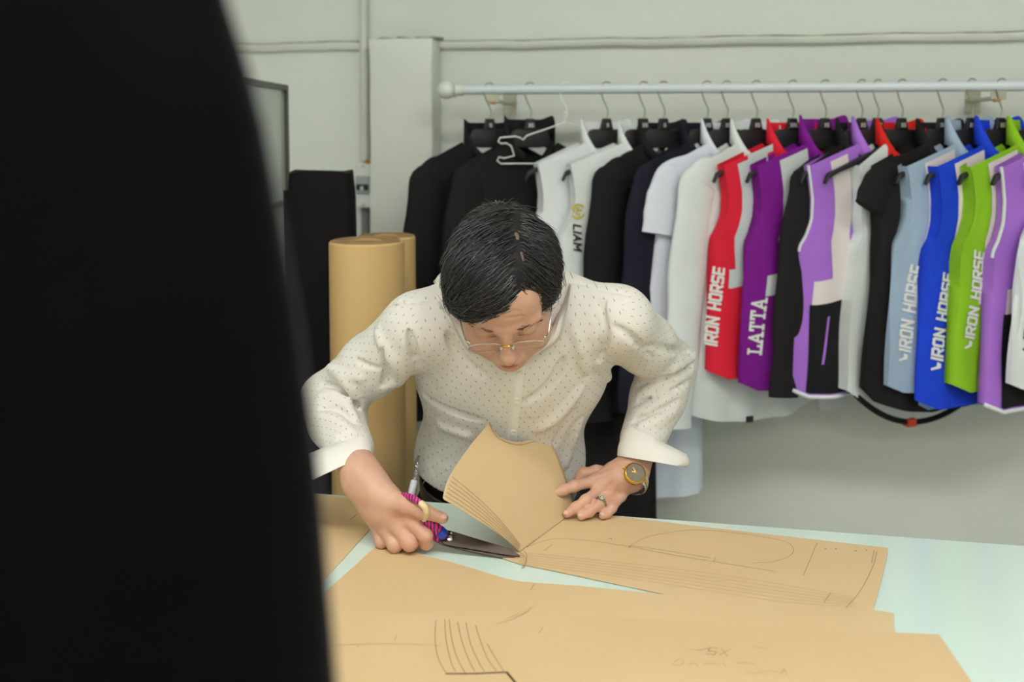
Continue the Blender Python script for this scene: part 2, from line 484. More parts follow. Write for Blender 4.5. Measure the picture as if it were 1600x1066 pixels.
# ------------------------------------------------------------------ rolls leaning behind the table
M_kraft = mat('kraft_paper', srgb(213, 187, 145), 0.55, color2=srgb(208, 180, 136), vscale=4, bump=0.05, bscale=60, spec=0.4)
M_kraft_roll = mat('kraft_roll', srgb(212, 178, 122), 0.5, color2=srgb(203, 168, 112), vscale=3, spec=0.4, stretch=(1, 1, 0.1))
M_core = mat('cardboard_core', srgb(150, 122, 82), 0.8, var=0.1)
def paper_roll(label, cx_, cy_, r, h, seed):
    t = thing('paper_roll', label, 'paper roll', (cx_, cy_, 0), 'rolls of kraft paper')
    n = 56; rings = []
    for z, rr in ((0, r), (h-0.004, r), (h, r-0.003), (h, r*0.42), (h-0.25, r*0.42)):
        rings.append([(cx_ + rr*math.cos(2*math.pi*j/n), cy_ + rr*math.sin(2*math.pi*j/n), z) for j in range(n)])
    Geo().loft(rings, cap=False).build('wound_paper', M_kraft_roll, t, angle=30)
    # wound edge: a spiral standing a hair above the end
    sp = [(cx_ + q*math.cos(a), cy_ + q*math.sin(a), h + 0.0006) for a in np.linspace(0, 14*math.pi, 300) for q in [r*0.45 + (r*0.5)*a/(14*math.pi)]]
    Geo().tube(sp, 0.0009, 4).build('wound_edge', M_core, t)
    # loose outer sheet edge down the side
    a0 = -1.15
    pts = [(cx_ + (r+0.001)*math.cos(a0+b), cy_ + (r+0.001)*math.sin(a0+b)) for b in np.linspace(0, 0.35, 8)]
    Geo().grid([[(x, y, z) for x, y in pts] for z in (0.0, h-0.004)]).build('loose_edge', M_kraft_roll, t)
    rings = [[(cx_ + rr*math.cos(2*math.pi*j/24), cy_ + rr*math.sin(2*math.pi*j/24), z) for j in range(24)] for z, rr in ((0.0, r*0.41), (h-0.003, r*0.41), (h-0.003, r*0.33), (h-0.2, r*0.33))]
    Geo().loft(rings, cap=False).build('core_tube', M_core, t, angle=30)
dR = 2.02
c = P(573, 385, dR); r = (P(632, 385, dR) - P(515, 385, dR)) @ BX / 2
paper_roll('fat kraft paper roll standing upright between the man and the black bolt', c[0], c[1], r, P(573, 376, dR)[2], 1)
c2 = P(604, 380, dR + 0.19)
paper_roll('second kraft paper roll half hidden behind the fat one', c2[0], c2[1], 0.064, P(604, 368, dR + 0.19)[2], 2)

# bolt of black cloth standing behind
M_black = mat('black_cloth', srgb(22, 21, 23), 0.85, var=0.2, vscale=5, bump=0.15, bscale=30, spec=0.2)
dB = 2.2
t0 = P(503, 268, dB); hw = (P(555, 300, dB) - P(452, 300, dB)) @ BX / 2
t = thing('fabric_bolt', 'tall bolt of black cloth standing upright left of the kraft paper roll', 'fabric bolt', (t0[0], t0[1], 0))
rings = []
for z in np.linspace(0, t0[2], 26):
    k = min(1, (t0[2] - z) / 0.02); k = 0.93 + 0.07 * math.sqrt(k)
    ring = []
    for j in range(40):
        a = 2*math.pi*j/40; ca, sa = math.cos(a), math.sin(a)
        x = hw * k * math.copysign(abs(ca)**0.55, ca) * (1 + 0.02*math.sin(z*7+a)); y = 0.05 * math.copysign(abs(sa)**0.55, sa)*k
        q = t0 * [1, 1, 0] + BX * x + FW * y; q[2] = z + (0.003*math.sin(3*a) if z > t0[2]-0.001 else 0); ring.append(q)
    rings.append(ring)
Geo().loft(rings).build('wound_cloth', M_black, t, angle=50)
g = Geo(); q0 = t0 * [1, 1, 0] - BX * (hw*0.98) 
rings = []
for z in np.linspace(0, t0[2] - 0.04, 14):
    rings.append([q0 + BX*a + FW*b + UP*z for a, b in ((-0.008, -0.03), (0.012+0.002*math.sin(z*9), -0.056), (0.03, -0.045), (0.0, -0.02))])
g.loft(rings).build('loose_end', M_black, t, angle=50)

# ------------------------------------------------------------------ cutting table
M_glass = mat('pale_glass_top', srgb(208, 228, 220), 0.16, spec=0.55, var=0.03, vscale=2.5)
M_glass_edge = mat('glass_edge', srgb(70, 104, 92), 0.15)
M_leg = mat('table_paint', srgb(205, 208, 204), 0.5)
# back edge follows the edge seen in the photograph (parallel to the wall)
e0 = PZ(700, 786, TZ); e1 = PZ(1500, 846, TZ)
YE = (e0[1] + e1[1]) / 2
YN = 0.78
tx0, tx1 = -1.30, 1.25
t = thing('cutting_table', 'large cutting table with a pale green glass top', 'table', ((tx0+tx1)/2, (YE+YN)/2, 0))
Geo().box((tx0, YN, TZ-0.008), (tx1, YE, TZ)).build('glass_sheet', M_glass, t, smooth=False, bevel=0.0012, seg=1)
Geo().box((tx0-0.001, YE+0.0002, TZ-0.007), (tx1+0.001, YE+0.0022, TZ-0.0015)).build('glass_edge', M_glass_edge, t, smooth=False)
Geo().box((tx0+0.002, YN+0.002, TZ-0.04), (tx1-0.002, YE-0.002, TZ-0.0085)).build('table_board', M_leg, t, smooth=False, bevel=0.002)
for lx in (tx0+0.06, tx1-0.06):
    for ly in (YN+0.06, YE-0.06):
        Geo().box((lx-0.03, ly-0.03, 0), (lx+0.03, ly+0.03, TZ-0.0405)).build('leg', M_leg, t, smooth=False, bevel=0.003)
for ly in (YN+0.06, YE-0.06):
    Geo().box((tx0+0.0905, ly-0.015, 0.15), (tx1-0.0905, ly+0.015, 0.2)).build('stretcher', M_leg, t, smooth=False)

# ================================================================== clothes rail
M_rail = mat('rail_enamel', srgb(205, 216, 220), 0.25, spec=0.6)
M_clear = mat('clear_plastic', srgb(215, 222, 216), 0.2, spec=0.6)
M_steel = mat('hook_steel', srgb(170, 168, 150), 0.28, metal=0.9)
M_wire = mat('white_wire', srgb(232, 232, 230), 0.35)
M_hang = mat('hanger_black', srgb(38, 36, 39), 0.45, spec=0.4)
M_tab = mat('hanger_tab', srgb(24, 24, 26), 0.5)
M_print = mat('white_print', srgb(225, 226, 224), 0.6)
M_inkk = mat('black_print', srgb(24, 26, 28), 0.6)
M_gold_p = mat('yellow_print', srgb(198, 182, 40), 0.6)
RZ = PY(1105, 137.5, YR)[2]; RR = 0.0125
rx0 = PY(716, 140, YR)[0]
t = thing('clothes_rail', 'long pale enamelled steel clothes rail along the back wall', 'rail', (rx0, YR, RZ))
Geo().tube([(rx0, YR, RZ), (X1, YR, RZ)], RR, 20).build('tube', M_rail, t)
Geo().tube([(rx0-0.006, YR, RZ), (rx0+0.012, YR, RZ)], RR + 0.003, 20).build('end_collar', M_trim, t)
g = Geo(); g.ball((rx0-0.03, YR, RZ), (0.024, 0.022, 0.023), 12); g.tube([(rx0-0.03, YR+0.02, RZ-0.004), (rx0-0.045, YR+0.13, RZ-0.004)], 0.012, 12)
g.build('end_knob', M_clear, t)
for px in (770, 1560):
    bx = PY(px, 150, YR)[0]
    g = Geo()
    for s in (-1, 1):
        g.box((bx-0.016, YR-0.004, RZ-0.03), (bx+0.016, YR+0.002, RZ-RR+0.001))
    g.box((bx-0.016, YR+0.0025, RZ-0.031), (bx+0.016, YW-0.003, RZ-0.024)); g.box((bx-0.018, YW-0.0028, RZ-0.06), (bx+0.018, YW, RZ))
    g.build('bracket', M_steel, t, smooth=False)
    Geo().box((bx-0.008, YR-0.006, RZ-0.036), (bx+0.004, YR+0.014, RZ-0.0315)).build('bracket_pad', M_brass, t, smooth=False)

# ---- stroke lettering
GL = {'I': (0.0, [[(0,0),(0,1)]]), 'L': (.5, [[(0,1),(0,0),(.5,0)]]),
 'R': (.6, [[(0,0),(0,1),(.5,1),(.6,.9),(.6,.55),(.5,.45),(0,.45)], [(.3,.45),(.6,0)]]),
 'O': (.6, [[(.1,0),(0,.1),(0,.9),(.1,1),(.5,1),(.6,.9),(.6,.1),(.5,0),(.1,0)]]),
 'N': (.6, [[(0,0),(0,1),(.6,0),(.6,1)]]), 'H': (.6, [[(0,0),(0,1)],[(.6,0),(.6,1)],[(0,.5),(.6,.5)]]),
 'S': (.6, [[(0,.05),(.05,0),(.5,0),(.6,.1),(.6,.42),(.5,.5),(.1,.5),(0,.58),(0,.9),(.1,1),(.55,1),(.6,.95)]]),
 'E': (.55, [[(.55,0),(0,0),(0,1),(.55,1)],[(0,.5),(.5,.5)]]), 'X': (.6, [[(0,0),(.6,1)],[(0,1),(.6,0)]]),
 'A': (.7, [[(0,0),(.35,1),(.7,0)],[(.12,.33),(.58,.33)]]), 'M': (.8, [[(0,0),(0,1),(.4,.35),(.8,1),(.8,0)]]),
 'T': (.64, [[(.32,0),(.32,1)],[(0,1),(.64,1)]]), ' ': (.3, []),
 'B': (.6, [[(0,0),(0,1),(.5,1),(.6,.9),(.6,.6),(.5,.5),(0,.5)],[(.5,.5),(.6,.4),(.6,.1),(.5,0),(0,0)]]),
 'K': (.6, [[(0,0),(0,1)],[(.6,1),(0,.45)],[(.15,.55),(.6,0)]]), 'D': (.6, [[(0,0),(0,1),(.45,1),(.6,.8),(.6,.2),(.45,0),(0,0)]]),
 '3': (.5, [[(0,1),(.5,1),(.2,.6),(.5,.4),(.45,.05),(.2,0),(0,.1)]]), '8': (.5, [[(.25,.5),(0,.75),(.25,1),(.5,.75),(.25,.5),(0,.25),(.25,0),(.5,.25),(.25,.5)]]),
 '2': (.5, [[(0,.8),(.2,1),(.5,.85),(.45,.6),(0,0),(.5,0)]]), '-': (.4, [[(0,.5),(.4,.5)]]), 'V': (.6, [[(0,1),(.25,0),(.6,1)]]),
 'm': (.8, [[(0,0),(0,.6),(.3,.6),(.4,.4),(.4,0)],[(.4,.4),(.7,.6),(.8,.4),(.8,0)]]), 'u': (.5, [[(0,.6),(0,.1),(.2,0),(.5,.15),(.5,.6)],[(.5,.2),(.5,0)]]),
 '+': (.4, [[(0,.5),(.4,.5)],[(.2,.2),(.2,.8)]])}
def text_quads(s, size, width, slant=0.0, gap=0.32, serif=False, thin=None):
    """strokes -> list of quads in the plane, baseline along +x"""
    out = []; x = 0.0; strokes = []
    for ch in s:
        w, ps = GL[ch]
        for p in ps: strokes.append([(x + a, b) for a, b in p])
        if serif and ps:
            ends = {'L': [(0,0),(0,1)], 'A': [(0,0),(.7,0)], 'T': [(.32,0)]}.get(ch, [])
            for a, b in ends: strokes.append([(x+a-.16, b), (x+a+.16, b)])
            if ch == 'T': strokes += [[(x, 1), (x, .78)], [(x+.64, 1), (x+.64, .78)]]
            if ch == 'L': strokes.append([(x+.5, 0), (x+.5, .25)])
        x += w + gap
    for p in strokes:
        q = [np.array([(a + b * slant) * size, b * size]) for a, b in p]
        for a, b in zip(q[:-1], q[1:]):
            d = b - a; l = np.linalg.norm(d)
            if l < 1e-9: continue
            d /= l; n = np.array([-d[1], d[0]]) * width / 2; e = d * width * 0.5
            m = max(1, int(l / 0.012))
            for k in range(m):
                s0 = a - e * (k == 0) + (b - a) * k / m; s1 = a + (b - a) * (k + 1) / m + e * (k == m - 1)
                out.append([s0 + n, s0 - n, s1 - n, s1 + n])
    return out, x * size

# ---- hangers
def hook_path(n=22):
    pts = [(0.001, 0, -0.07), (0.004, 0, -0.052), (-0.007, 0, -0.03), (-0.0155, 0, -0.008)]
    for a in np.linspace(math.pi, 0.15*math.pi, 12): pts.append((0.0155*math.cos(a), 0, 0.0008 + 0.0155*math.sin(a)))
    return spline(pts, 34)
HD = -0.017
def make_hanger(px, size, label, th, half=0.205):
    hx = PY(px, 137, YR)[0]
    t = thing('clothes_hanger', label, 'hanger', (hx, YR, RZ), 'black hangers on the clothes rail', th, world=False)
    Geo().tube(hook_path(), 0.0017, 8).build('hook', M_steel, t)
    g = Geo(); g.loft([[(-0.017, -0.006, -0.082+HD), (0.017, -0.006, -0.082+HD), (0.017, 0.006, -0.082+HD), (-0.017, 0.006, -0.082+HD)],
                       [(-0.0105, -0.005, -0.054+HD), (0.0105, -0.005, -0.054+HD), (0.0105, 0.005, -0.054+HD), (-0.0105, 0.005, -0.054+HD)]])
    tab = g.build('size_tab', M_tab, t, smooth=False, bevel=0.002)
    q, w = text_quads(size, 0.0075, 0.0019, gap=0.4)
    g = Geo()
    for k in q: g.add([(a[0]-w/2+0.002, -0.0068, -0.074+HD+a[1]) for a in k], [(0, 1, 2, 3)])
    g.build('size_print', M_print, tab, smooth=False)
    # yoke and arms: flat moulded bar
    up = [(-half-0.009, -0.196), (-half, -0.176), (-half*0.85, -0.164), (-0.105, -0.136), (-0.062, -0.118), (-0.046, -0.083), (-0.036, -0.0795), (0.036, -0.0795), (0.046, -0.083), (0.062, -0.118), (0.105, -0.136), (half*0.85, -0.164), (half, -0.176), (half+0.009, -0.196)]
    lo = [(-half-0.006, -0.202), (-half+0.001, -0.19), (-half*0.85, -0.176), (-0.105, -0.154), (-0.062, -0.138), (-0.038, -0.124), (-0.026, -0.126), (0.026, -0.126), (0.038, -0.124), (0.062, -0.138), (0.105, -0.154), (half*0.85, -0.176), (half-0.001, -0.19), (half+0.006, -0.202)]
    g = Geo(); rings = []
    for (a, b), (c_, d) in zip(up, lo):
        b += HD; d += HD
        e = 0.004 if abs(a) < 0.07 else 0.006
        rings.append([(a, -e, b-0.002), (a, 0, b), (a, e, b-0.002), (c_, e, d+0.002), (c_, 0, d), (c_, -e, d+0.002)])
    g.loft(rings).build('yoke', M_hang, t, bevel=0.0015)
    return t, hx

# ---- garments
class Cut:
    """pattern of a hanging garment: outline in the plane of the hanger, and its relief"""
    def __init__(s, kind, hem=-0.70, sh=0.195, chest=0.215, hemw=0.225, ph=0.0, depth=0.017, tail=0.0, lean=0.0):
        s.kind, s.hem, s.sh, s.chest, s.hemw, s.ph, s.depth, s.tail, s.lean = kind, hem, sh, chest, hemw, ph, depth, tail, lean
        s.z0 = -0.127                                # neck point level under the rail
    def edge(s, v):
        if s.kind == 'vest':
            K = [(0, s.sh), (.06, s.sh-.006), (.15, s.sh-.013), (.24, s.sh-.011), (.31, s.chest-.018), (.355, s.chest-.003), (.40, s.chest), (.6, (s.chest+s.hemw)/2), (1, s.hemw)]
        else:
            K = [(0, s.sh), (.12, s.sh+.006), (.3, s.chest), (.6, (s.chest+s.hemw)/2), (1, s.hemw)]
        return float(np.interp(v, [k[0] for k in K], [k[1] for k in K]))
    def top(s, q):                                   # q in -1..1 across
        u = abs(q) * s.sh
        if u < 0.062: return s.z0 - 0.062 * math.cos(u / 0.062 * math.pi / 2) ** 0.8
        return s.z0 - (u - 0.062) / (s.sh - 0.062) * 0.05
    def bottom(s, q): return s.hem - s.tail * (1 - q * q) + (0.02 * max(0, abs(q) - .8) / .2)
    def uz(s, q, v):
        w = s.edge(v)
        # neck opening stays in the middle
        return q * w + s.lean * v, s.top(q) + (s.bottom(q) - s.top(q)) * v
    def relief(s, u, z):
        w = 0.23; x = min(1.0, abs(u) / w)
        body = s.depth * math.sqrt(max(0.0, 1 - x ** 2.4))
        k = min(1, max(0, (s.z0 - 0.05 - z) / 0.25))
        f = 0.008 * math.sin(u * 34 + s.ph + z * 2.0) + 0.0055 * math.sin(u * 61 + s.ph * 2 + z * 5) + 0.004 * math.sin(z * 23 + u * 19 + s.ph)
        return body + f * k * (1 - 0.4 * x) + 0.004
    def pt(s, u, z, off=0.0, side=-1): return (u, side * (s.relief(u, z) + off), z)
    def sv(s, q, v, off=0.0, side=-1):
        u, z = s.uz(q, v); return s.pt(u, z, off, side)

def panel(c, root, name, m, q0, q1, v0, v1, off=0.0016, nq=8, nv=14, side=-1, q0b=None, q1b=None):
    q0b = q0 if q0b is None else q0b; q1b = q1 if q1b is None else q1b
    nq = max(nq, int(abs(q1 - q0) * 26)); nv = max(nv, int((v1 - v0) * 50))
    A = []
    for j in range(nv):
        v = v0 + (v1 - v0) * j / (nv - 1); t = j / (nv - 1)
        a, b = q0 + (q0b - q0) * t, q1 + (q1b - q1) * t
        A.append([c.sv(a + (b - a) * i / (nq - 1), v, off, side) for i in range(nq)])
    return Geo().grid(A).build(name, m, root)

def garment(px, kind, m, label, cat, th, collar=None, hanger=None, group='garments on the clothes rail', collar_h=0.05, sleeve=None, sleeve_len=0.55, piping=None, wide=1.0, sy=0.0, **kw):
    hx = PY(px, 137, YR)[0]
    nm = {'vest': 'cycling_vest', 'long': 'long_sleeve_top', 'short': 'short_sleeve_top'}[kind]
    t = thing(nm, label, cat, (hx, YR, RZ), group, th, world=False)
    c = Cut('vest' if kind == 'vest' else 'body', **kw)
    nq, nv = 41, 44
    g = Geo()
    Fr = [[c.sv(-1 + 2*i/(nq-1), j/(nv-1)) for i in range(nq)] for j in range(nv)]
    Bk = [[c.sv(1 - 2*i/(nq-1), j/(nv-1), 0, 1) for i in range(nq)] for j in range(nv)]
    rings = [Fr[j] + Bk[j] for j in range(nv)]
    g.loft(rings, cap=False).build('body', m, t, angle=80)
    # collar standing round the neck, open at the front
    cm = collar or m
    A = []; B = []
    for i in range(33):
        ph = math.radians(-118 + 416 * i / 32 * (236 / 208) * 0.5 * 2 * 0.8812) if False else math.radians(-65 + 310 * i / 32)
        # ph 90 = back, 180 = left, 0 = right, -90 = front
        ca, sa = math.cos(ph), math.sin(ph)
        back = 0.5 + 0.5 * sa
        r1, r2 = 0.066, 0.036
        zb = c.z0 - 0.05 * max(0, -sa) - 0.004
        hgt = collar_h * (0.30 + 0.70 * min(1, max(0, back * 1.7))) + 0.010 * max(0, abs(ca) - .7) / .3
        fl = 1.0 + 0.10 * max(0, abs(ca) - 0.6)
        A.append((-r1 * -ca * 1.0, r2 * sa, zb)); B.append((r1 * ca * fl * 0.94, r2 * sa * 1.15, zb + hgt))
    mid = [tuple((np.array(a) * 0.5 + np.array(b) * 0.5) + np.array([0, 0, 0])) for a, b in zip(A, B)]
    co = Geo().grid([A, mid, B]).build('collar', cm, t)
    sol = co.modifiers.new('cloth', 'SOLIDIFY'); sol.thickness = 0.0025; sol.offset = 0
    if sleeve is None and kind != 'vest': sleeve = m
    if kind in ('long', 'short'):
        for sg in (-1, 1):
            L = sleeve_len if kind == 'long' or sleeve_len < 0.3 else 0.14
            wr = 0.0035 if kind == 'long' else 0.001
            key = [(0.066, c.z0-0.030, .014), (c.sh-0.055, c.z0-0.052, .024), (c.sh-0.014, c.z0-0.080, .042), (c.sh+0.002, c.z0-0.125, .053)]
            if kind == 'long': key += [(c.sh+0.004+0.02*wide, c.z0-0.06-L*0.45, .056), (c.sh+0.006+0.036*wide, c.z0-0.06-L*0.75, .046), (c.sh+0.006+0.05*wide, c.z0-0.07-L, .040)]
            elif L < 0.1: key = key[:3] + [(c.sh+0.014, c.z0-0.112, .046), (c.sh+0.030, c.z0-0.142, .043)]
            else: key += [(c.sh+0.012, c.z0-0.09-L*0.55, .054), (c.sh+0.020, c.z0-0.07-L, .052)]
            K3 = spline([(sg*a, sy - 0.004*i, z_) for i, (a, z_, r_) in enumerate(key)], 30); KR = spline([(r_, 0, 0) for a, z_, r_ in key], 30)[:, 0]
            rad = [(KR[i] + wr*math.sin(i*1.15 + sg + c.ph)*min(1, i/12)) * 0.32 for i in range(30)]
            Geo().tube(K3, rad, 22, flat=1/0.32, nrm=(0, 1, 0)).build('sleeve', sleeve, t, angle=70)
    if piping:
        pts = [c.sv(-1, v, 0.0005) for v in np.linspace(0.0, 0.38, 24)]
        pts = [(p[0]-0.001, p[1]*0.4 - 0.002, p[2]) for p in pts]
        Geo().tube(pts, 0.0042, 8, flat=0.7).build('armhole_binding', piping, t)
        pts = [c.sv(-1 + 2*i/40, 1.0, -0.001) for i in range(41)]
        Geo().tube(pts, 0.005, 8).build('hem_binding', piping, t)
    return t, c

def lettering(root, c, s, u, z, ang, size, width, m, name='lettering', slant=0.0, serif=False, gap=0.32, tick=False):
    q, w = text_quads(s, size, width, slant, gap, serif)
    if tick:
        k = size
        q = [[np.array(a) for a in (( -1.05*k, .95*k), (-.75*k, 0.1*k), (-.5*k, .25*k), (-.85*k, 1.0*k))],
             [np.array(a) for a in ((-.75*k, .1*k), (-.35*k, .1*k), (-.2*k, .5*k), (-.6*k, .5*k))]] + q
    ca, sa = math.cos(ang), math.sin(ang); g = Geo()
    for k in q:
        P4 = []
        for a in k:
            uu = u + a[0]*ca - a[1]*sa; zz = z + a[0]*sa + a[1]*ca
            P4.append(c.pt(uu, zz, 0.0032))
        g.add(P4, [(0, 1, 2, 3)])
    return g.build(name, m, root, smooth=False)

TH = math.radians(33)
C_black = cloth('jersey_black', (27, 26, 29), bump=0.12, spec=0.2)
C_black2 = cloth('jersey_black_warm', (31, 28, 29), bump=0.12, spec=0.2)
C_navy = cloth('jersey_navy', (27, 29, 43), bump=0.12, spec=0.2)
C_white = cloth('jersey_white', (226, 231, 233), bump=0.2)
C_cool = cloth('jersey_cool_white', (220, 224, 236), bump=0.2)
C_milk = cloth('jersey_milk_white', (222, 229, 228), bump=0.2)
C_red = cloth('jersey_red', (224, 32, 58), bump=0.12)
C_crim = cloth('jersey_crimson', (214, 34, 24), bump=0.12)
C_pur = cloth('jersey_purple', (124, 18, 140), bump=0.12)
C_lil = cloth('jersey_lilac', (170, 112, 214), bump=0.12)
C_steel = cloth('jersey_steel_blue', (160, 182, 204), bump=0.25)
C_blue = cloth('jersey_blue', (24, 66, 214), bump=0.2)
C_green = cloth('jersey_green', (142, 196, 36), bump=0.2)
C_grn2 = cloth('jersey_olive', (104, 150, 34), bump=0.15)
C_refl = cloth('reflective_grey', (200, 206, 208), bump=0.05, rough=0.5)
C_pink = cloth('reflective_pinkish', (228, 218, 218), bump=0.05, rough=0.55)
C_orange = cloth('tag_orange', (230, 84, 52), bump=0.05)
C_mesh = cloth('mesh_lining', (150, 190, 225), bump=0.3, bscale=300)

HG = [(765, 'S', 'black hanger in the first black top, leftmost on the rail', 33), (828, 'XS', 'black hanger behind the white wire hanger, in the second black top', 33),
      (948, 'S', 'black hanger in the plain white vest beside the wire hanger', 33), (1006, 'XS', 'black hanger in the white vest with the yellow emblem', 33),
      (1037, 'S', 'black hanger in the black jacket next to the white vests', 33), (1105, 'XS', 'black hanger in the navy jacket', 33),
      (1136, 'XS', 'black hanger in the white short-sleeved top', 33), (1182, 'XS', 'black hanger in the white long-sleeved top', 33),
      (1239, 'XXL', 'black hanger in the red vest', 33), (1290, 'XS', 'black hanger inside the purple collar', 33), (1347, 'XS', 'black hanger in the black long-sleeved jersey between purple and lilac vests', 33),
      (1372, 'XS', 'black hanger in the lilac-collared vest with the black back pocket', 33), (1410, 'XS', 'black hanger inside the bright red collar of a white vest', 33), (1473, 'XXL', 'black hanger in the black cap-sleeved jersey', 33),
      (1519, 'XXL', 'black hanger in the steel-blue vest', 33), (1565, 'XS', 'black hanger inside the blue collar below the rail bracket', 33)]
for px, sz, lb, th in HG: make_hanger(px, sz, lb, math.radians(th), 0.172 if px in (765, 828, 1037, 1105, 1136, 1182, 1347, 1473) else 0.205)
for px, lb in ((1616, 'black hanger in the lime green vest, at the right edge'), (1668, 'black hanger in the second lilac vest, past the right edge')):
    make_hanger(px, 'XS', lb, TH)

# white wire hanger, hooked crookedly and empty
hx = PY(884, 137, YR)[0]
t = thing('wire_hanger', 'thin white wire hanger with notched shoulders, hanging empty', 'hanger', (hx, YR, RZ), None, math.radians(26), world=False)
Geo().tube(hook_path(), 0.0018, 8).build('hook', M_wire, t)
tw = [(0.0025*math.cos(a*3), 0.0025*math.sin(a*3), -0.052 - 0.0045*a) for a in np.linspace(0, 2*math.pi, 40)]
Geo().tube(tw, 0.0016, 6).build('twisted_neck', M_wire, t)
fr_ = [(0, 0, -0.08), (-0.06, -.002, -0.1), (-0.098, -.003, -0.112), (-0.108, -.003, -0.122), (-0.116, -.003, -0.117), (-0.128, -.003, -0.114), (-0.165, -.004, -0.117), (-0.17, -.004, -0.126), (-0.163, -.004, -0.131), (-0.15, -.004, -0.130),(-0.138, -.004, -0.137), (-0.13, -.004, -0.16), (-0.155, -.004, -0.166), (-0.168, -.004, -0.163), (-0.172, -.004, -0.172), (-0.163, -.004, -0.179), (-0.12, -.004, -0.179)]
mir = [(-a, -b, d) for a, b, d in fr_[::-1]]
Geo().tube(np.array(fr_ + [(0, 0, -0.181)] + mir), 0.0018, 8).build('frame', M_wire, t)

# 1, 2: black tops
garment(765, 'long', C_black, 'plain black long-sleeved top hanging at the left end of the rail', 'top', TH, hem=-0.74, ph=0.3, sleeve_len=0.6, sh=0.16, chest=0.19)
garment(828, 'long', C_black2, 'black high-collared top behind the man and the wire hanger', 'top', TH, hem=-0.74, ph=1.9, collar_h=0.058, sleeve_len=0.6, sh=0.16, chest=0.19)
# 3, 4: white vests
garment(948, 'vest', C_white, 'plain white vest between the wire hanger and the white vest with the emblem', 'vest', TH, hem=-0.68, ph=0.4, sh=0.185, collar=C_white)
t, c = garment(1006, 'vest', C_milk, 'white high-collared vest with yellow round emblem and LIAM lettering', 'vest', TH, hem=-0.68, ph=2.2, sh=0.198, chest=0.225, collar=C_milk, collar_h=0.045)
g = Geo(); R0 = 0.0185; cu, cz = -0.181, -0.287
for a0, a1 in ((35, 160), (205, 335)):
    aa = np.radians(np.linspace(a0, a1, 14))
    for a, b in zip(aa[:-1], aa[1:]):
        g.add([c.pt(cu + r*math.cos(x), cz + r*math.sin(x), 0.0032) for r, x in ((R0*.75, a), (R0, a), (R0, b), (R0*.75, b))], [(0,1,2,3)])
for x0, z0, x1, z1 in ((-.010, .008, .004, .008), (-.010, .008, -.010, -.002), (-.003, .003, .010, .003), (-.003, .003, -.003, -.01), (.003, -.002, .003, -.012)):
    dx, dz = (0, .0016) if z0 == z1 else (.0016, 0)
    g.add([c.pt(cu + a, cz + b, 0.0032) for a, b in ((x0-dx, z0-dz), (x1-dx if dz == 0 else x1, z1 if dz == 0 else z0-dz), (x1+dx, z1+dz), (x0+dx if dz == 0 else x0, z0 if dz == 0 else z0+dz))], [(0,1,2,3)])
g.build('emblem', M_gold_p, t, smooth=False)
lettering(t, c, 'LIAM', -0.192, -0.318, -math.pi/2, 0.0185, 0.0040, M_inkk, slant=0.22, gap=0.36)
panel(c, t, 'side_seam', C_white, -0.62, -0.60, 0.05, 0.98, 0.0012, 3, 20)
# 5, 6: black and navy jackets
garment(1037, 'long', C_black, 'black jacket between the white vests and the navy jacket', 'jacket', TH, hem=-0.76, ph=0.9, sh=0.145, chest=0.16, sleeve_len=0.58, wide=0.7, depth=0.012)
garment(1105, 'long', C_navy, 'dark navy jacket hanging left of the white short-sleeved top', 'jacket', TH, hem=-0.72, ph=2.9, sh=0.16, chest=0.19, sleeve_len=0.55, wide=0.8)
# 7, 8: white tops
garment(1136, 'short', C_cool, 'white short-sleeved top with a lavender tint and turned sleeve hem', 'top', TH, hem=-0.7, ph=1.1, sh=0.165, chest=0.19)
t, c = garment(1182, 'long', C_milk, 'white long-sleeved top with curved tail hem and small black hem tag', 'top', TH, hem=-0.735, ph=0.2, sh=0.165, chest=0.19, sleeve_len=0.58, tail=0.05, wide=1.0, hemw=0.235)
Geo().box((-0.03, -c.relief(-0.03, -0.77)-0.004, -0.786), (-0.012, -c.relief(-0.02, -0.77)-0.0005, -0.772)).build('hem_tag', M_inkk, t, smooth=False)
# 9: red vest
t, c = garment(1239, 'vest', C_red, 'bright red vest with grey reflective stripe and white side lettering', 'vest', TH, hem=-0.665, ph=2.0, collar=C_red)
panel(c, t, 'reflective_stripe', C_refl, -0.84, -0.44, 0.02, 0.50, q0b=-0.76, q1b=-0.36)
panel(c, t, 'reflective_band', C_refl, -0.84, 0.3, 0.50, 0.585, 0.0018)
panel(c, t, 'shoulder_yoke', C_refl, -0.7, -0.36, -0.0, 0.03, 0.002)
lettering(t, c, 'IRON HORSE', -0.21, -0.585, math.radians(86), 0.022, 0.0055, M_print, slant=0.12)
# 10: purple vest
t, c = garment(1290, 'vest', C_pur, 'deep purple vest with grey reflective stripe and white LATTA lettering', 'vest', TH, hem=-0.69, ph=0.7, collar_h=0.058)
panel(c, t, 'reflective_stripe', C_refl, -0.72, -0.34, 0.02, 0.50, q0b=-0.64, q1b=-0.2)
panel(c, t, 'reflective_band', C_refl, -0.78, 0.3, 0.50, 0.59, 0.0018)
lettering(t, c, 'LATTA', -0.18, -0.6, math.radians(85), 0.027, 0.0052, M_print, serif=True, gap=0.3)
panel(c, t, 'pocket_zip', C_lil, -0.33, -0.31, 0.66, 0.86, 0.003, 3)
# 11: black jersey
garment(1347, 'long', C_black2, 'black long-sleeved jersey between the purple and the lilac vest', 'jersey', TH, hem=-0.70, ph=1.5, sleeve_len=0.5, sh=0.15, chest=0.165, hemw=0.18, wide=1.1, sy=0.012, depth=0.008, collar=C_black)
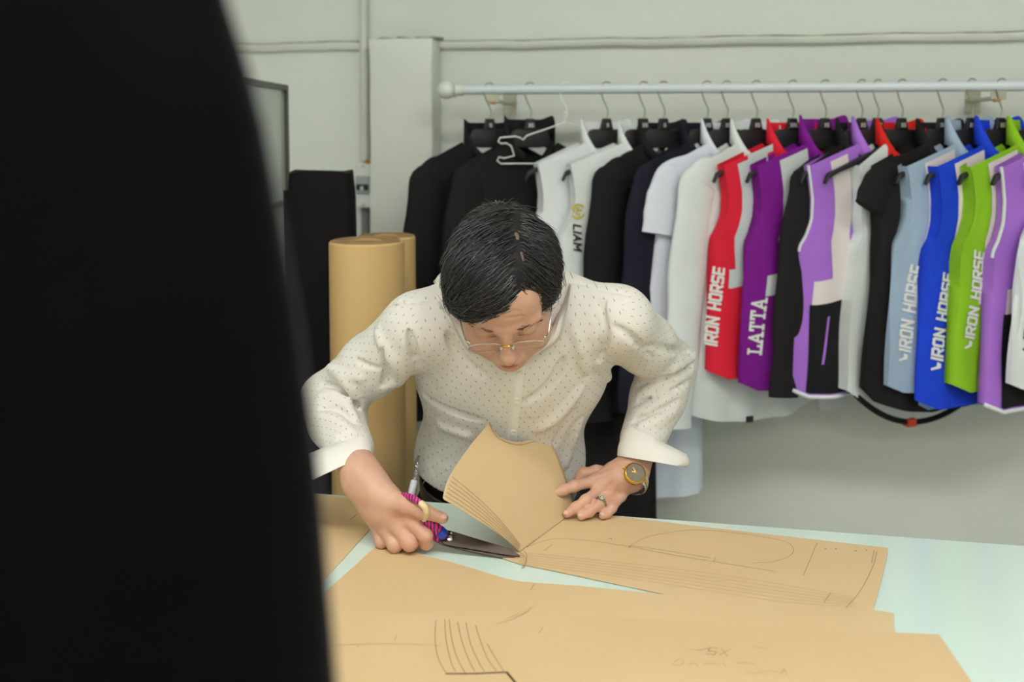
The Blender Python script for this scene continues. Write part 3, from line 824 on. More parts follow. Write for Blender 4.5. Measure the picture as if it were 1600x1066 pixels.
# 12: lilac vest with black pocket
def lilac(px, label, ph, hem):
    t, c = garment(px, 'vest', C_lil, label, 'vest', TH, hem=hem, ph=ph, piping=C_white, depth=0.012, collar_h=0.055)
    panel(c, t, 'reflective_stripe', C_pink, -0.74, -0.50, 0.02, 0.52, q0b=-0.62, q1b=-0.36)
    panel(c, t, 'reflective_stripe', C_pink, 0.15, 0.5, 0.02, 0.52)
    panel(c, t, 'reflective_band', C_pink, -0.82, 0.8, 0.51, 0.61, 0.0018)
    panel(c, t, 'back_pocket', C_black, -0.84, 0.84, 0.61, 0.985, 0.0018, 20)
    panel(c, t, 'pocket_zip', C_lil, -0.66, -0.635, 0.665, 0.86, 0.0035, 3, q0b=-0.72, q1b=-0.695)
    return t, c
lilac(1372, 'lilac and white vest with black back pocket, third vest right of the man', 0.5, -0.70)
# 13: white vest with red collar
t, c = garment(1410, 'vest', C_milk, 'white sleeveless vest with a bright red collar', 'vest', TH, hem=-0.70, ph=1.2, collar=C_crim, sh=0.135, chest=0.135, hemw=0.16)
panel(c, t, 'armhole_binding', C_white, -0.995, -0.93, 0.1, 0.4, 0.003, 3)
# 14: black cap-sleeved jersey with curved tail
t, c = garment(1473, 'short', C_black2, 'black cap-sleeved jersey with curved black-bound tail and orange hem tag', 'jersey', TH, hem=-0.69, ph=0.1, sh=0.185, chest=0.18, hemw=0.21, collar=C_black, tail=0.05, sleeve_len=0.07)
A = [[(u, 0.036 - 0.02*(u/0.3)**2, z0*(1-f) + f*(-0.695 - 0.085*(1-(u/0.20)**2))) for u in np.linspace(-0.2, 0.2, 30)] for f in (0, .33, .66, 1) for z0 in (-0.62,)]
tl = Geo().grid(A).build('tail_lining', C_milk, t)
Geo().tube(A[-1], 0.007, 8).build('tail_binding', C_black, tl)
k = A[-1][12]
Geo().box((k[0]-0.012, k[1]-0.0095, k[2]-0.009), (k[0]+0.012, k[1]+0.0095, k[2]+0.009)).build('hem_tag', C_orange, tl, smooth=False)
# 15..17: lettered vests
def iron(px, m, label, ph, hem, ltr, m2=None, band=True, chest=0.215, u0=-0.175):
    t, c = garment(px, 'vest', m, label, 'vest', TH, hem=hem, ph=ph, collar_h=0.055, chest=chest)
    panel(c, t, 'reflective_stripe', C_pink, -0.78, -0.36, 0.02, 0.51, q0b=-0.68, q1b=-0.28)
    if m2: panel(c, t, 'front_panel', m2, -0.70, 0.6, 0.62, 0.97, 0.0014, 12)
    panel(c, t, 'reflective_band', C_pink, -0.76, 0.7, 0.51, 0.62, 0.0018)
    panel(c, t, 'armhole_edge', m, -1.0, -0.94, 0.02, 0.38, 0.0025, 3)
    lettering(t, c, 'IRON HORSE', u0, ltr, math.radians(84), 0.0235, 0.0056, M_print, slant=0.14, tick=True)
    return t, c
iron(1519, C_steel, 'steel-blue vest with white IRON HORSE lettering beside the black jersey', 0.3, -0.68, -0.585)
t, c = iron(1565, C_blue, 'royal blue vest with white IRON HORSE lettering', 1.6, -0.71, -0.60)
Geo().ball(c.pt(-0.085, -0.52, 0.004), (0.004, 0.003, 0.011), 6).build('zip_pull', M_print, t)
pts = [c.sv(-1 + 2*i/30, 1.0, 0.0) for i in range(31)]
Geo().grid([[(p[0]*0.9, p[1]*-0.4, p[2]+0.06) for p in pts], [(p[0]*0.95, p[1]*-0.6, p[2]-0.012) for p in pts]]).build('mesh_lining', C_mesh, t)
t, c = iron(1616, C_green, 'lime green vest with white IRON HORSE lettering near the right edge', 2.7, -0.67, -0.55, C_grn2)
lilac(1668, 'lilac and white vest with black pocket at the right edge of the picture', 2.5, -0.71)
t, c = garment(1722, 'vest', C_white, 'white vest with black IRON lettering at the far right edge', 'vest', TH, hem=-0.66, ph=0.8, chest=0.235, hemw=0.25)
lettering(t, c, 'IRON HORSE', -0.19, -0.55, math.radians(80), 0.0235, 0.0056, M_inkk, slant=0.14, tick=True)
make_hanger(1722, 'XS', 'black hanger past the right edge of the picture, in the white lettered vest', TH)

# trousers hanging low under the jackets
def trousers(label, pxa, pxb, y, ztop, zbot, m, tilt=0.0, ph=0.0):
    a = PY(pxa, 700, y); b = PY(pxb, 700, y); cx = (a[0]+b[0])/2; hw = (b[0]-a[0])/2
    t = thing('hanging_trousers', label, 'trousers', (cx, y, zbot))
    for k, (s, dy) in enumerate(((-0.05, -0.012), (0.05, 0.014))):
        rings = []
        for z in np.linspace(zbot, ztop, 22):
            f = (z - zbot) / (ztop - zbot); w = hw * (1 - 0.12 * f)
            ring = []
            for j in range(28):
                an = 2*math.pi*j/28; u = math.cos(an)
                x = cx + s*hw + w*u*0.95; yy = y + dy + 0.010*math.sin(an) + 0.005*math.sin(u*5+ph+z*3)*(1-f)
                ring.append((x, yy, z + tilt*u*w*(1-f)))
            rings.append(ring)
        lg = Geo().loft(rings).build('leg', m, t, angle=70)
        Geo().loft([[(p[0], p[1]+math.copysign(0.0012, p[1]-y-dy), p[2]+0.03) for p in rings[0]], [(p[0], p[1]+math.copysign(0.0012, p[1]-y-dy), p[2]+0.032) for p in rings[0]]], cap=False).build('hem_stitch', m, lg)
C_pale = cloth('pale_blue_cotton', (214, 224, 236), bump=0.2)
trousers('black trousers hanging under the navy jacket beside the standing man', 890, 1027, 2.36, 1.15, 0.55, C_black2, 0, 0.4)
zz = PY(1050, 775, 2.30)[2]
trousers('pale blue-grey trousers hanging below the white tops', 1012, 1098, 2.44, 1.2, PY(1050, 772, 2.44)[2], C_pale, 0.16, 1.0)

# ================================================================== pattern paper on the table
M_kraft_d = mat('kraft_paper_dark', srgb(214, 184, 138), 0.55, var=0.05, vscale=5, spec=0.4)
M_pencil = mat('pencil_line', srgb(142, 116, 82), 0.8)
M_pencil_f = mat('pencil_line_faint', srgb(182, 153, 112), 0.8)
M_cut_shade = mat('cut_gap_shade', srgb(70, 50, 36), 0.9)  # dark brown painted for the shade inside the paper cut
def flat(name, px, z, m, root, th=0.0006):
    poly = np.array([PZ(x, y, TZ) for x, y in px]); poly[:, 2] = z
    a = 0.5 * sum(poly[i][0]*poly[(i+1) % len(poly)][1] - poly[(i+1) % len(poly)][0]*poly[i][1] for i in range(len(poly)))
    if a < 0: poly = poly[::-1]
    return Geo().prism(poly, (0, 0, th)).build(name, m, root, smooth=False)
def line_pts(px, z, n=None):
    p = np.array([PZ(x, y, z) for x, y in px])
    return spline(p, n or max(8, 5*len(px))) if len(px) > 2 else p
def ribbon(g, pts, w, nrm=UP):
    pts = np.asarray(pts, float); L = []
    for i in range(len(pts)):
        d = pts[min(i+1, len(pts)-1)] - pts[max(i-1, 0)]
        s = np.cross(d, nrm if np.ndim(nrm) == 1 else nrm[i]); s = s / (np.linalg.norm(s) + 1e-12) * w / 2
        L.append([pts[i] - s, pts[i] + s])
    g.grid(L); return g

# --- sheet on the left
z = TZ + 0.0006
tA = thing('pattern_sheet', 'kraft paper pattern sheet on the left part of the table beside the near black garment', 'paper', PZ(520, 850, TZ), 'kraft pattern sheets')
flat('sheet', [(330, 757), (548, 779), (553, 785), (562, 786), (573, 800), (580, 826), (497, 919), (390, 1035), (300, 1000), (260, 900)], z, M_kraft, tA)
g = Geo(); ribbon(g, line_pts([(557, 804), (548, 812)], z+0.0009), 0.0014); g.build('pencil_line', M_pencil, tA, smooth=False)

# --- the big sheet being cut
z = TZ + 0.0012
SL = [(1040, 931), (950, 912), (862, 893), (815, 884), (790, 876), (765, 865), (738, 851), (712, 840), (688, 832)]
CR_S, CR_E = (812, 863), (897, 800)
big = SL + [(720, 838), (760, 848), CR_S, (838, 846), (868, 824), CR_E, (960, 808), (1100, 825), (1240, 841), (1387, 858), (1386, 872), (1379, 900), (1370, 935), (1364, 955), (1396, 960), (1396, 975), (1399, 992),
            (1440, 1075), (1440, 1200), (700, 1240), (330, 1150), (420, 1015), (500, 934), (552, 888), (592, 851), (612, 853), (650, 860), (656, 868), (700, 879), (745, 892), (790, 906), (815, 911), (900, 917), (970, 924)]
tB = thing('pattern_sheet', 'large kraft paper sheet being cut, with a long slit and pencilled pattern lines', 'paper', PZ(1000, 900, TZ), 'kraft pattern sheets')
flat('sheet', big, z, M_kraft, tB)
zl = z + 0.00085
g = Geo()
for px in [[(1255, 900), (1277, 848)], [(1370, 862), (1364, 885), (1345, 922), (1322, 950)], [(1366, 860), (1362, 880)],
           [(1298, 926), (1287, 942)], [(982, 855), (1010, 840), (1060, 830), (1110, 829), (1180, 837), (1225, 846), (1240, 858), (1232, 870), (1205, 878), (1175, 880)],
           [(815, 858), (860, 843), (900, 843), (970, 852), (1050, 867), (1130, 880), (1210, 893)], [(985, 852), (983, 857)],
           [(1118, 872), (1115, 878)], [(835, 912), (829, 922)], [(818, 860), (823, 868), (821, 880), (815, 889)], [(864, 850), (850, 861)],
           [(986, 853), (1050, 862), (1110, 872)]]:
    ribbon(Geo(), line_pts(px, zl), 0.0008).build('pencil_line', M_pencil, tB, smooth=False)
g = Geo()
for k in range(6):
    f = k / 5
    ribbon(g, line_pts([(822, 864 + 18*f), (950, 877+22*f), (1100, 895+27*f), (1230, 915+26*f), (1335, 934 + 14*f)], zl), 0.0007)
for k in range(5):
    ribbon(g, line_pts([(812+2*k, 862+1.5*k), (815+2*k, 870+1.5*k), (811+2*k, 880+2*k)], zl), 0.0008)
g.build('pencil_line_faint', M_pencil_f, tB, smooth=False)['kind'] = 'stuff'
g = Geo()
for px in [(1290, 858), (1306, 858), (1337, 861), (1354, 860), (952, 841), (955, 842)]:
    c = PZ(*px, zl); g.ball(c, (0.0014, 0.0014, 0.0004), 4)
g.build('pencil_dot', M_pencil, tB)['kind'] = 'stuff'

# the half cut-off pattern piece, lifted and leaning against the man
def interp(pts, t):
    pts = np.asarray(pts, float); n = len(pts) - 1
    x = min(max(t, 0), 1) * n; i = min(int(x), n - 1); f = x - i
    return pts[i] * (1 - f) + pts[i+1] * f
zs = z + 0.0006
S0, E0 = PZ(*CR_S, zs), PZ(*CR_E, zs)
CREASE = np.array([CR_S, CR_E], float)
PK = P(765, 660, 1.64)                                   # highest corner rests on his belly
pn = np.cross(E0 - S0, PK - S0); pn = pn / np.linalg.norm(pn); pn = -pn if pn @ FW > 0 else pn
PX_L = np.concatenate([spline([(*CR_S,), (778, 840), (735, 815), (686, 783)], 20)[:-1], spline([(686, 783), (694, 757), (712, 727), (740, 690), (765, 660)], 21)])
PX_R = spline([(*CR_E,), (884, 766), (868, 726), (851, 686)], 40)
PX_T = spline([(765, 660), (771, 674), (784, 688), (805, 695), (828, 691), (851, 686)], 24)
cu_ = (E0 - S0) / np.linalg.norm(E0 - S0)
def lift(px, py, off=0.0):
    """point of the gently curved raised piece"""
    r = ray(px, py); w = CAMP + r * (((S0 - CAMP) @ pn) / (r @ pn))
    h = np.linalg.norm((w - S0) - cu_ * ((w - S0) @ cu_))
    return w + pn * (0.010 * math.sin(math.pi * min(1, h / 0.17)) + off)
def coons(s, t):
    c0 = CREASE[0] + (CREASE[1] - CREASE[0]) * s; c1 = interp(PX_T, s); d0 = interp(PX_L, t); d1 = interp(PX_R, t)
    B = (1-s)*(1-t)*CREASE[0] + s*(1-t)*CREASE[1] + (1-s)*t*PX_T[0] + s*t*PX_T[-1]
    return (1-t)*c0 + t*c1 + (1-s)*d0 + s*d1 - B
G = np.array([[lift(*coons(s, t)) for s in np.linspace(0, 1, 40)] for t in np.linspace(0, 1, 41)])
fl = Geo().grid(G).build('lifted_piece', M_kraft, tB)
so = fl.modifiers.new('paper', 'SOLIDIFY'); so.thickness = 0.0008; so.offset = -1
# the second layer that shows as a double edge along the curved top
G2 = np.array([[lift(*coons(s, t), -0.003) for s in np.linspace(0.04, 1.0, 26)] for t in np.linspace(0.6, 1, 20)]) + UP * 0.0035 + BX * 0.002
Geo().grid(G2).build('under_layer', M_kraft_d, fl)
for k in range(6):
    a = np.array([689.5 + 2.6*k, 779 - 6.2*k]); b = np.array([809 + 0.5*k, 860 - 1.4*k]); m_ = (a + b)/2 + np.array([0, 1.0 - 0.2*k])
    ribbon(Geo(), [lift(x, y, 0.0014) for x, y in spline([a, m_, b], 20)], 0.0007, nrm=pn).build('pencil_line', M_pencil, fl, smooth=False)
ribbon(Geo(), [lift(x, y + 3, 0.0014) for x, y in PX_T], 0.0008, nrm=pn).build('pencil_line', M_pencil, fl, smooth=False)

# --- sheet nearest the camera
z = TZ + 0.0024
tD = thing('pattern_sheet', 'kraft paper sheet nearest the camera with curved pencil strokes and a notch', 'paper', PZ(1000, 1030, TZ), 'kraft pattern sheets')
flat('sheet', [(300, 935), (520, 953), (690, 966), (900, 966), (1050, 972), (1200, 983), (1397, 992), (1467, 995), (1490, 1028), (1517, 1068), (1580, 1170), (1560, 1230), (800, 1260), (250, 1180)], z, M_kraft, tD)
zl = z + 0.0009
g = Geo()
for px in [[(681, 970), (680, 1000), (685, 1030), (697, 1052)], [(695, 968), (697, 1000), (705, 1035), (712, 1050)], [(702, 968), (706, 1000), (715, 1030), (727, 1052)],
           [(715, 972), (721, 1000), (732, 1030), (742, 1050)], [(743, 977), (750, 1000), (762, 1030), (776, 1049)], [(761, 1006), (772, 1025), (787, 1049)], [(728, 973), (735, 1005), (748, 1035), (757, 1050)]]:
    ribbon(Geo(), line_pts(px, zl), 0.0009).build('pencil_line', M_pencil, tD, smooth=False)
g = Geo(); ribbon(g, np.array([PZ(x, y, zl) for x, y in [(696, 1053), (740, 1053), (793, 1050.5)]]), 0.0026); ribbon(g, np.array([PZ(x, y, zl) for x, y in [(791, 1050), (808, 1070), (830, 1095)]]), 0.003)
g.build('cut_slit_shade', M_cut_shade, tD, smooth=False)  # dark ribbon laid on the whole sheet, painting the shade in the cut
g = Geo()
for px in [[(775, 975), (800, 968), (822, 956), (830, 948)], [(790, 968), (812, 958)], [(510, 1009), (600, 1006), (690, 1009)], [(620, 993), (616, 1002)], [(560, 1008), (558, 1012)],
           [(848, 980), (842, 990)], [(1075, 1014), (1090, 1016), (1110, 1012)], [(1178, 1011), (1200, 1014)], [(1165, 1050), (1180, 1052), (1200, 1049), (1222, 1051)],
           [(1050, 1038), (1062, 1040), (1068, 1034), (1060, 1030), (1052, 1036)], [(1075, 1040), (1085, 1036), (1090, 1041)], [(1100, 1038), (1115, 1037), (1125, 1039)], [(1130, 1035), (1134, 1042)], [(1150, 1037), (1165, 1035), (1180, 1038)]]:
    ribbon(g, line_pts(px, zl), 0.0010)
q, w = text_quads('XS', 0.016, 0.0012, slant=0.2)
c = PZ(1140, 1015, zl)
for k in q: g.add([c - np.array([a[0], a[1], 0]) for a in k], [(0, 1, 2, 3)])
q, w = text_quads('V', 0.012, 0.0012); c = PZ(1229, 1046, zl)
for k in q: g.add([c - np.array([a[0], a[1], 0]) for a in k], [(0, 1, 2, 3)])
g.build('faint_writing', M_pencil_f, tD, smooth=False)['kind'] = 'stuff'

# ================================================================== the man
def skin_mat():
    m = mat('skin', srgb(208, 165, 142), 0.46, color2=srgb(198, 151, 129), vscale=28, bump=0.10, bscale=110, sss=0.12, spec=0.4)
    return m
M_skin = skin_mat()
M_nail = mat('fingernail', srgb(214, 172, 155), 0.35)
M_lip = mat('lips', srgb(176, 112, 98), 0.45, var=0.08, vscale=60)
M_brow = mat('brow_hair', srgb(128, 98, 80), 0.8)
M_hair = mat('hair', srgb(33, 30, 31), 0.24, spec=0.65)
M_trou = mat('trouser_black', srgb(20, 20, 22), 0.85, var=0.1, bump=0.1, bscale=40)
M_belt = mat('belt_leather', srgb(46, 42, 38), 0.4, bump=0.05, bscale=80)
M_shoe = mat('shoe_leather', srgb(20, 18, 18), 0.4)

def shirt_mat():
    m = bpy.data.materials.new('dotted_shirt_cotton'); m.use_nodes = True
    nt = m.node_tree; N = nt.nodes; Lk = nt.links; b = N['Principled BSDF']
    b.inputs['Roughness'].default_value = 0.75; b.inputs['Specular IOR Level'].default_value = 0.25
    at = N.new('ShaderNodeAttribute'); at.attribute_name = 'weave'
    sep = N.new('ShaderNodeSeparateXYZ'); Lk.new(at.outputs['Vector'], sep.inputs[0])
    def mth(op, a, b_=None, c=None):
        n = N.new('ShaderNodeMath'); n.operation = op
        for i, x in enumerate((a, b_, c)):
            if x is None: continue
            if hasattr(x, 'links'): Lk.new(x, n.inputs[i])
            else: n.inputs[i].default_value = x
        return n.outputs[0]
    U = mth('DIVIDE', sep.outputs[0], 0.0155); V = mth('DIVIDE', sep.outputs[1], 0.0115)
    row = mth('FLOOR', V); odd = mth('MULTIPLY', mth('MODULO', mth('ABSOLUTE', row), 2.0), 0.5)
    fu = mth('SUBTRACT', mth('FRACT', mth('ADD', U, odd)), 0.5); fv = mth('SUBTRACT', mth('FRACT', V), 0.5)
    su = mth('ADD', mth('MULTIPLY', fu, 0.0155), mth('MULTIPLY', fv, 0.0040)); sv = mth('MULTIPLY', fv, 0.0115)
    du = mth('DIVIDE', su, 0.0008); dv_ = mth('DIVIDE', sv, 0.0019)
    r2 = mth('ADD', mth('MULTIPLY', du, du), mth('MULTIPLY', dv_, dv_))
    dot = mth('MULTIPLY', mth('LESS_THAN', r2, 1.0), sep.outputs[2])
    ns = N.new('ShaderNodeTexNoise'); ns.inputs['Scale'].default_value = 90; Lk.new(at.outputs['Vector'], ns.inputs['Vector'])
    dk = N.new('ShaderNodeMix'); dk.data_type = 'RGBA'
    dk.inputs['A'].default_value = (*srgb(118, 108, 116), 1); dk.inputs['B'].default_value = (*srgb(186, 172, 160), 1)
    Lk.new(ns.outputs['Fac'], dk.inputs['Factor'])
    mx = N.new('ShaderNodeMix'); mx.data_type = 'RGBA'
    mx.inputs['A'].default_value = (*srgb(218, 214, 206), 1)
    Lk.new(dk.outputs['Result'], mx.inputs['B']); Lk.new(dot, mx.inputs['Factor'])
    Lk.new(mx.outputs['Result'], b.inputs['Base Color'])
    tc = N.new('ShaderNodeTexCoord')
    n2 = N.new('ShaderNodeTexNoise'); n2.inputs['Scale'].default_value = 28; n2.inputs['Detail'].default_value = 5; n2.inputs['Distortion'].default_value = 0.6
    Lk.new(tc.outputs['Object'], n2.inputs['Vector'])
    bp = N.new('ShaderNodeBump'); bp.inputs['Strength'].default_value = 0.28; bp.inputs['Distance'].default_value = 0.012
    Lk.new(n2.outputs['Fac'], bp.inputs['Height']); Lk.new(bp.outputs['Normal'], b.inputs['Normal'])
    return m
M_shirt = shirt_mat()
M_cuff = mat('shirt_lining_white', srgb(226, 223, 216), 0.75, bump=0.2, bscale=30, spec=0.25)
M_button = mat('shirt_button', srgb(226, 222, 212), 0.3)

unit = lambda v: np.asarray(v, float) / np.linalg.norm(v)
# --- joints (pixel, depth)
SHR, ELR, WRR = P(652, 512, 1.63), P(513, 626, 1.755), P(562, 738, 1.555)       # picture-left arm
SHL, ELL, WRL = P(966, 500, 1.65), P(1046, 572, 1.83), P(985, 740, 1.700)       # picture-right arm
PEL, BEL, CHE, NEC = P(780, 800, 1.90), P(782, 700, 1.835), P(800, 570, 1.735), P(805, 470, 1.655)
HC = P(788, 447, 1.555)
HS = 0.945                                   # head size
root_z = 0.0
man = thing('person', 'person in a dotted white shirt bending over the table and cutting paper', 'person', (PEL[0], PEL[1] + 0.02, 0))

# --- head frame: x picture-right, y face direction, z crown
tilt = math.radians(43)
hy = -FW * math.cos(tilt) - UP * math.sin(tilt)
hz = -FW * math.sin(tilt) + UP * math.cos(tilt)
hx_ = BX.copy()
yw, rl = math.radians(2.0), math.radians(-3.5)
hy, hx_ = hy*math.cos(yw) + hx_*math.sin(yw), hx_*math.cos(yw) - hy*math.sin(yw)
hx_, hz = hx_*math.cos(rl) - hz*math.sin(rl), hz*math.cos(rl) + hx_*math.sin(rl)
HM = np.stack([hx_, hy, hz], 1)
def H(x, y, z): return HC + HM @ (np.array([x, y, z], float) * HS)

hs = lambda *r: tuple(x * HS for x in r)
body = Field(np.minimum.reduce([SHR, ELR, WRR, SHL, ELL, WRL, PEL, HC, P(692, 812, 1.49)]) - 0.09,
             np.maximum.reduce([SHR, ELR, WRR, SHL, ELL, WRL, PEL, HC]) + 0.15, 0.0022)
# torso hidden under the shirt keeps the figure one piece
body.cap(PEL, BEL, 0.10, 0.10, 0.05); body.cap(BEL, CHE, 0.10, 0.10, 0.05); body.cap(CHE, NEC - (NEC-CHE)*0.2, 0.09, 0.05, 0.05)
body.cap(NEC - UP*0.03, SHR, 0.035, 0.04, 0.04); body.cap(NEC - UP*0.03, SHL, 0.035, 0.04, 0.04)
for s_, e_, w_ in ((SHR, ELR, WRR), (SHL, ELL, WRL)):
    body.cap(s_, e_, 0.040, 0.033, 0.03); body.chain([e_, e_*0.7 + w_*0.3, w_], [0.034, 0.037, 0.027], 0.03)
# head
body.ell(H(0, -.012, .036), hs(.077, .098, .087), HM, 0.02)
body.ell(H(0, .030, -.030), hs(.064, .064, .080), HM, 0.03)
body.ell(H(0, .046, -.080), hs(.053, .048, .038), HM, 0.03)
body.ell(H(0, .060, .045), hs(.055, .035, .045), HM, 0.03)
for s_ in (-1, 1):
    body.ell(H(s_*.045, .056, -.034), hs(.028, .028, .032), HM, 0.02)
    body.ell(H(s_*.052, .034, -.072), hs(.020, .035, .032), HM, 0.02)
    body.ell(H(s_*.033, .101, -.004), hs(.021, .014, .0115), HM, 0.014, 's')
    body.ell(H(s_*.032, .0815, -.006), hs(.0165, .0125, .0115), HM, 0.004)
    body.cap(H(s_*.016, .092, .012), H(s_*.050, .078, .016), .008, .007, 0.012)
    # ear
    body.ell(H(s_*.083, -.006, -.008), hs(.009, .019, .031), HM, 0.008)
    body.ell(H(s_*.093, .000, -.008), hs(.007, .010, .018), HM, 0.006, 's')
    # nose wing, nostril
    body.ell(H(s_*.0135, .100, -.046), hs(.0085, .010, .0085), HM, 0.006)
# brow furrows, nose, mouth, chin
for s_ in (-1, 1): body.cap(H(s_*.004, .1005, .006), H(s_*.005, .1005, .022), .0016, .0014, 0.004, 's')
def furrow(px, r, k=0.003):
    hp = [h for h in (body.hit(x, y) for x, y in px) if h is not None]
    if len(hp) > 2: body.chain(spline(hp, 12), [r*(.5 + .5*math.sin(math.pi*i/11)) for i in range(12)], k, 's', kin=.002)
furrow([(750, 499), (772, 496), (795, 496), (818, 493)], .0013); furrow([(758, 489), (785, 486), (812, 486)], .0009)
body.cap(H(0, .093, .010), H(0, .112, -.036), .0085, .0115, 0.012)
body.ell(H(0, .116, -.041), hs(.0125, .011, .0105), HM, 0.008)
body.ell(H(0, .082, -.070), hs(.030, .022, .020), HM, 0.014)
body.chain([H(-.024, .087, -.072), H(-.010, .1005, -.069), H(0, .102, -.0705), H(.010, .1005, -.069), H(.024, .087, -.072)], [.003, .0055, .005, .0055, .003], 0.005)
body.chain([H(-.021, .087, -.079), H(0, .100, -.081), H(.021, .087, -.079)], [.003, .0065, .003], 0.004)
body.chain([H(-.026, .090, -.075), H(0, .107, -.0755), H(.026, .090, -.075)], [.0012]*3, 0.003, 's')
body.ell(H(0, .078, -.106), hs(.022, .018, .015), HM, 0.015)
furrow([(776, 546), (769, 553), (765, 562)], .0012); furrow([(812, 545), (821, 551), (826, 559)], .0012)
body.cap(H(0, -.035, -.055), NEC, .054, .056, 0.03)

# --- hands
TBL = lambda p, r: np.array([p[0], p[1], max(p[2], TZ + 0.0035 + r)])
NAILS = []
def finger(pts, rs, nail=True, up=None, k=0.003):
    pts = [TBL(p, r * 0.9) for p, r in zip(pts, rs)]
    body.chain(pts, rs, k, kin=0.006)
    for p, r in zip(pts[1:-1], rs[1:-1]): body.ell(p, (r*1.05,)*3, None, 0.004)
    if nail:
        a, b = pts[-2], pts[-1]; d = unit(b - a); u = unit(up - d * (up @ d)); NAILS.append((b, d, u, rs[-1]))
# picture-left hand, closed on the shears
MI, MM, MR, MP = P(638, 812, 1.512), P(622, 824, 1.512), P(604, 829, 1.522), P(589, 822, 1.538)
body.cap(WRR, P(578, 760, 1.545), .027, .031, 0.02)
body.chain([P(568, 750, 1.55), P(604, 780, 1.528), MI], [.024, .019, .0118], 0.014, kin=0.014)
body.chain([P(567, 752, 1.55), P(599, 792, 1.528), MM], [.022, .019, .0120], 0.014, kin=0.014)
body.chain([P(565, 752, 1.552), P(592, 797, 1.533), MR], [.022, .018, .0116], 0.014, kin=0.014)
body.chain([P(562, 754, 1.554), P(583, 797, 1.543), MP], [.021, .016, .0108], 0.014, kin=0.014)
finger([MI, P(665, 837, 1.499), P(667, 849, 1.509), P(657, 856, 1.522)], [.0120, .0100, .0092, .0078], up=-FW*0.3 - UP*0.2 - BX*0.2)
finger([MM, P(640, 849, 1.503), P(642, 856, 1.525), P(634, 848, 1.545)], [.0120, .0112, .0100, .0088], False)
finger([MR, P(617, 853, 1.512), P(622, 858, 1.535), P(622, 850, 1.55)], [.0115, .0108, .0098, .0085], False)
finger([MP, P(597, 846, 1.528), P(604, 853, 1.545), P(608, 848, 1.56)], [.0108, .0096, .0088, .0076], False)
finger([P(592, 772, 1.53), P(630, 789, 1.505), P(661, 799, 1.498), P(692, 810, 1.492)], [.019, .0128, .0112, .0085], up=-FW*0.55 + UP*0.8 + BX*0.15, k=0.012)
# picture-right hand, spread flat on the paper
LI, LM, LR, LP = P(925, 753, 1.680), P(936, 766, 1.674), P(953, 773, 1.674), P(970, 776, 1.680)
body.cap(WRL, P(968, 745, 1.692), .026, .026, 0.02)
for mcp, o_ in ((LI, (955, 740, 1.694)), (LM, (960, 746, 1.690)), (LR, (966, 751, 1.690)), (LP, (972, 755, 1.694))):
    body.chain([P(o_[0] + 10, o_[1] - 3, o_[2] + .004), P(*o_), mcp], [.017, .0145, .0098], 0.009, kin=0.010)
body.chain([LI*.7+P(955, 740, 1.694)*.3, LM*.7+P(960, 746, 1.690)*.3, LP*.7+P(972, 755, 1.694)*.3], [.009, .009, .0085], 0.006)
upL = -FW*0.45 + UP*0.9
finger([LI, P(897, 760, 1.664), P(881, 766, 1.658), P(866, 771, 1.655)], [.0096, .0087, .0080, .0070], up=upL)
finger([LM, P(915, 782, 1.648), P(900, 793, 1.640), P(886, 803, 1.636)], [.0092, .0084, .0078, .0069], up=upL)
finger([LR, P(935, 790, 1.646), P(921, 800, 1.638), P(908, 809, 1.632)], [.0088, .0081, .0075, .0067], up=upL)
finger([LP, P(956, 794, 1.650), P(948, 803, 1.643), P(941, 811, 1.636)], [.0082, .0074, .0069, .0061], up=upL)
finger([P(957, 742, 1.71), P(932, 738, 1.715), P(911, 741, 1.71), P(904, 750, 1.706)], [.014, .0110, .0100, .0088], False, k=0.008)
# tendons on the back of the flat hand
for mcp, o_ in ((LI, (958, 738)), (LM, (964, 744)), (LR, (968, 750))):
    a = body.hit(*o_)
    if a is not None: body.cap(a - upL*0.001, mcp + upL*0.0075, .0022, .0030, 0.006)
bo = field_obj('body', body, M_skin, man, 2)
for k, (p, d, u, r) in enumerate(NAILS):
    s_ = np.cross(d, u)
    Mx = np.stack([d, s_, u], 1)
    Geo().ball(p + d*r*0.12 + u*r*0.72, (r*0.72, r*0.60, r*0.28), 7, Mx).build('fingernail', M_nail, bo)
# lips, brows
lp = [H(-.024, .0885, -.072), H(-.010, .1035, -.0695), H(0, .105, -.071), H(.010, .1035, -.0695), H(.024, .0885, -.072)]
Geo().tube(spline(lp, 16), [.0012 + .0036*math.sin(math.pi*i/15) for i in range(16)], 8, flat=0.8).build('upper_lip', M_lip, bo)
lp = [H(-.021, .0885, -.0785), H(-.008, .1015, -.081), H(.008, .1015, -.081), H(.021, .0885, -.0785)]
Geo().tube(spline(lp, 14), [.0012 + .0042*math.sin(math.pi*i/13) for i in range(14)], 8, flat=0.8).build('lower_lip', M_lip, bo)
for s_ in (-1, 1):
    g = Geo()
    for i in range(80):
        f = i / 79; x = s_*(.012 + .042*f); y0 = .1005 - .024*f**1.6 - (.002 if f < .1 else 0); z0 = .013 + .005*math.sin(f*2.6) - .010*f*f + rng.normal(0, .0022)
        a = H(x, y0, z0); b_ = H(x + s_*.007, y0 + .0012 - .003*f, z0 + .0025 - .004*f)
        g.tube([a, (a+b_)/2 + HM[:, 1]*.0012, b_], [.0007, .0006, .0002], 3)
    g.build('eyebrow', M_brow, bo)
    pts = [H(s_*(.019 + .028*f), .0915 - .012*f**2 - .002, -.0150 - .007*f*f) for f in np.linspace(0, 1, 10)]
    Geo().tube(pts, .0009, 5).build('eyelash_line', M_brow, bo)

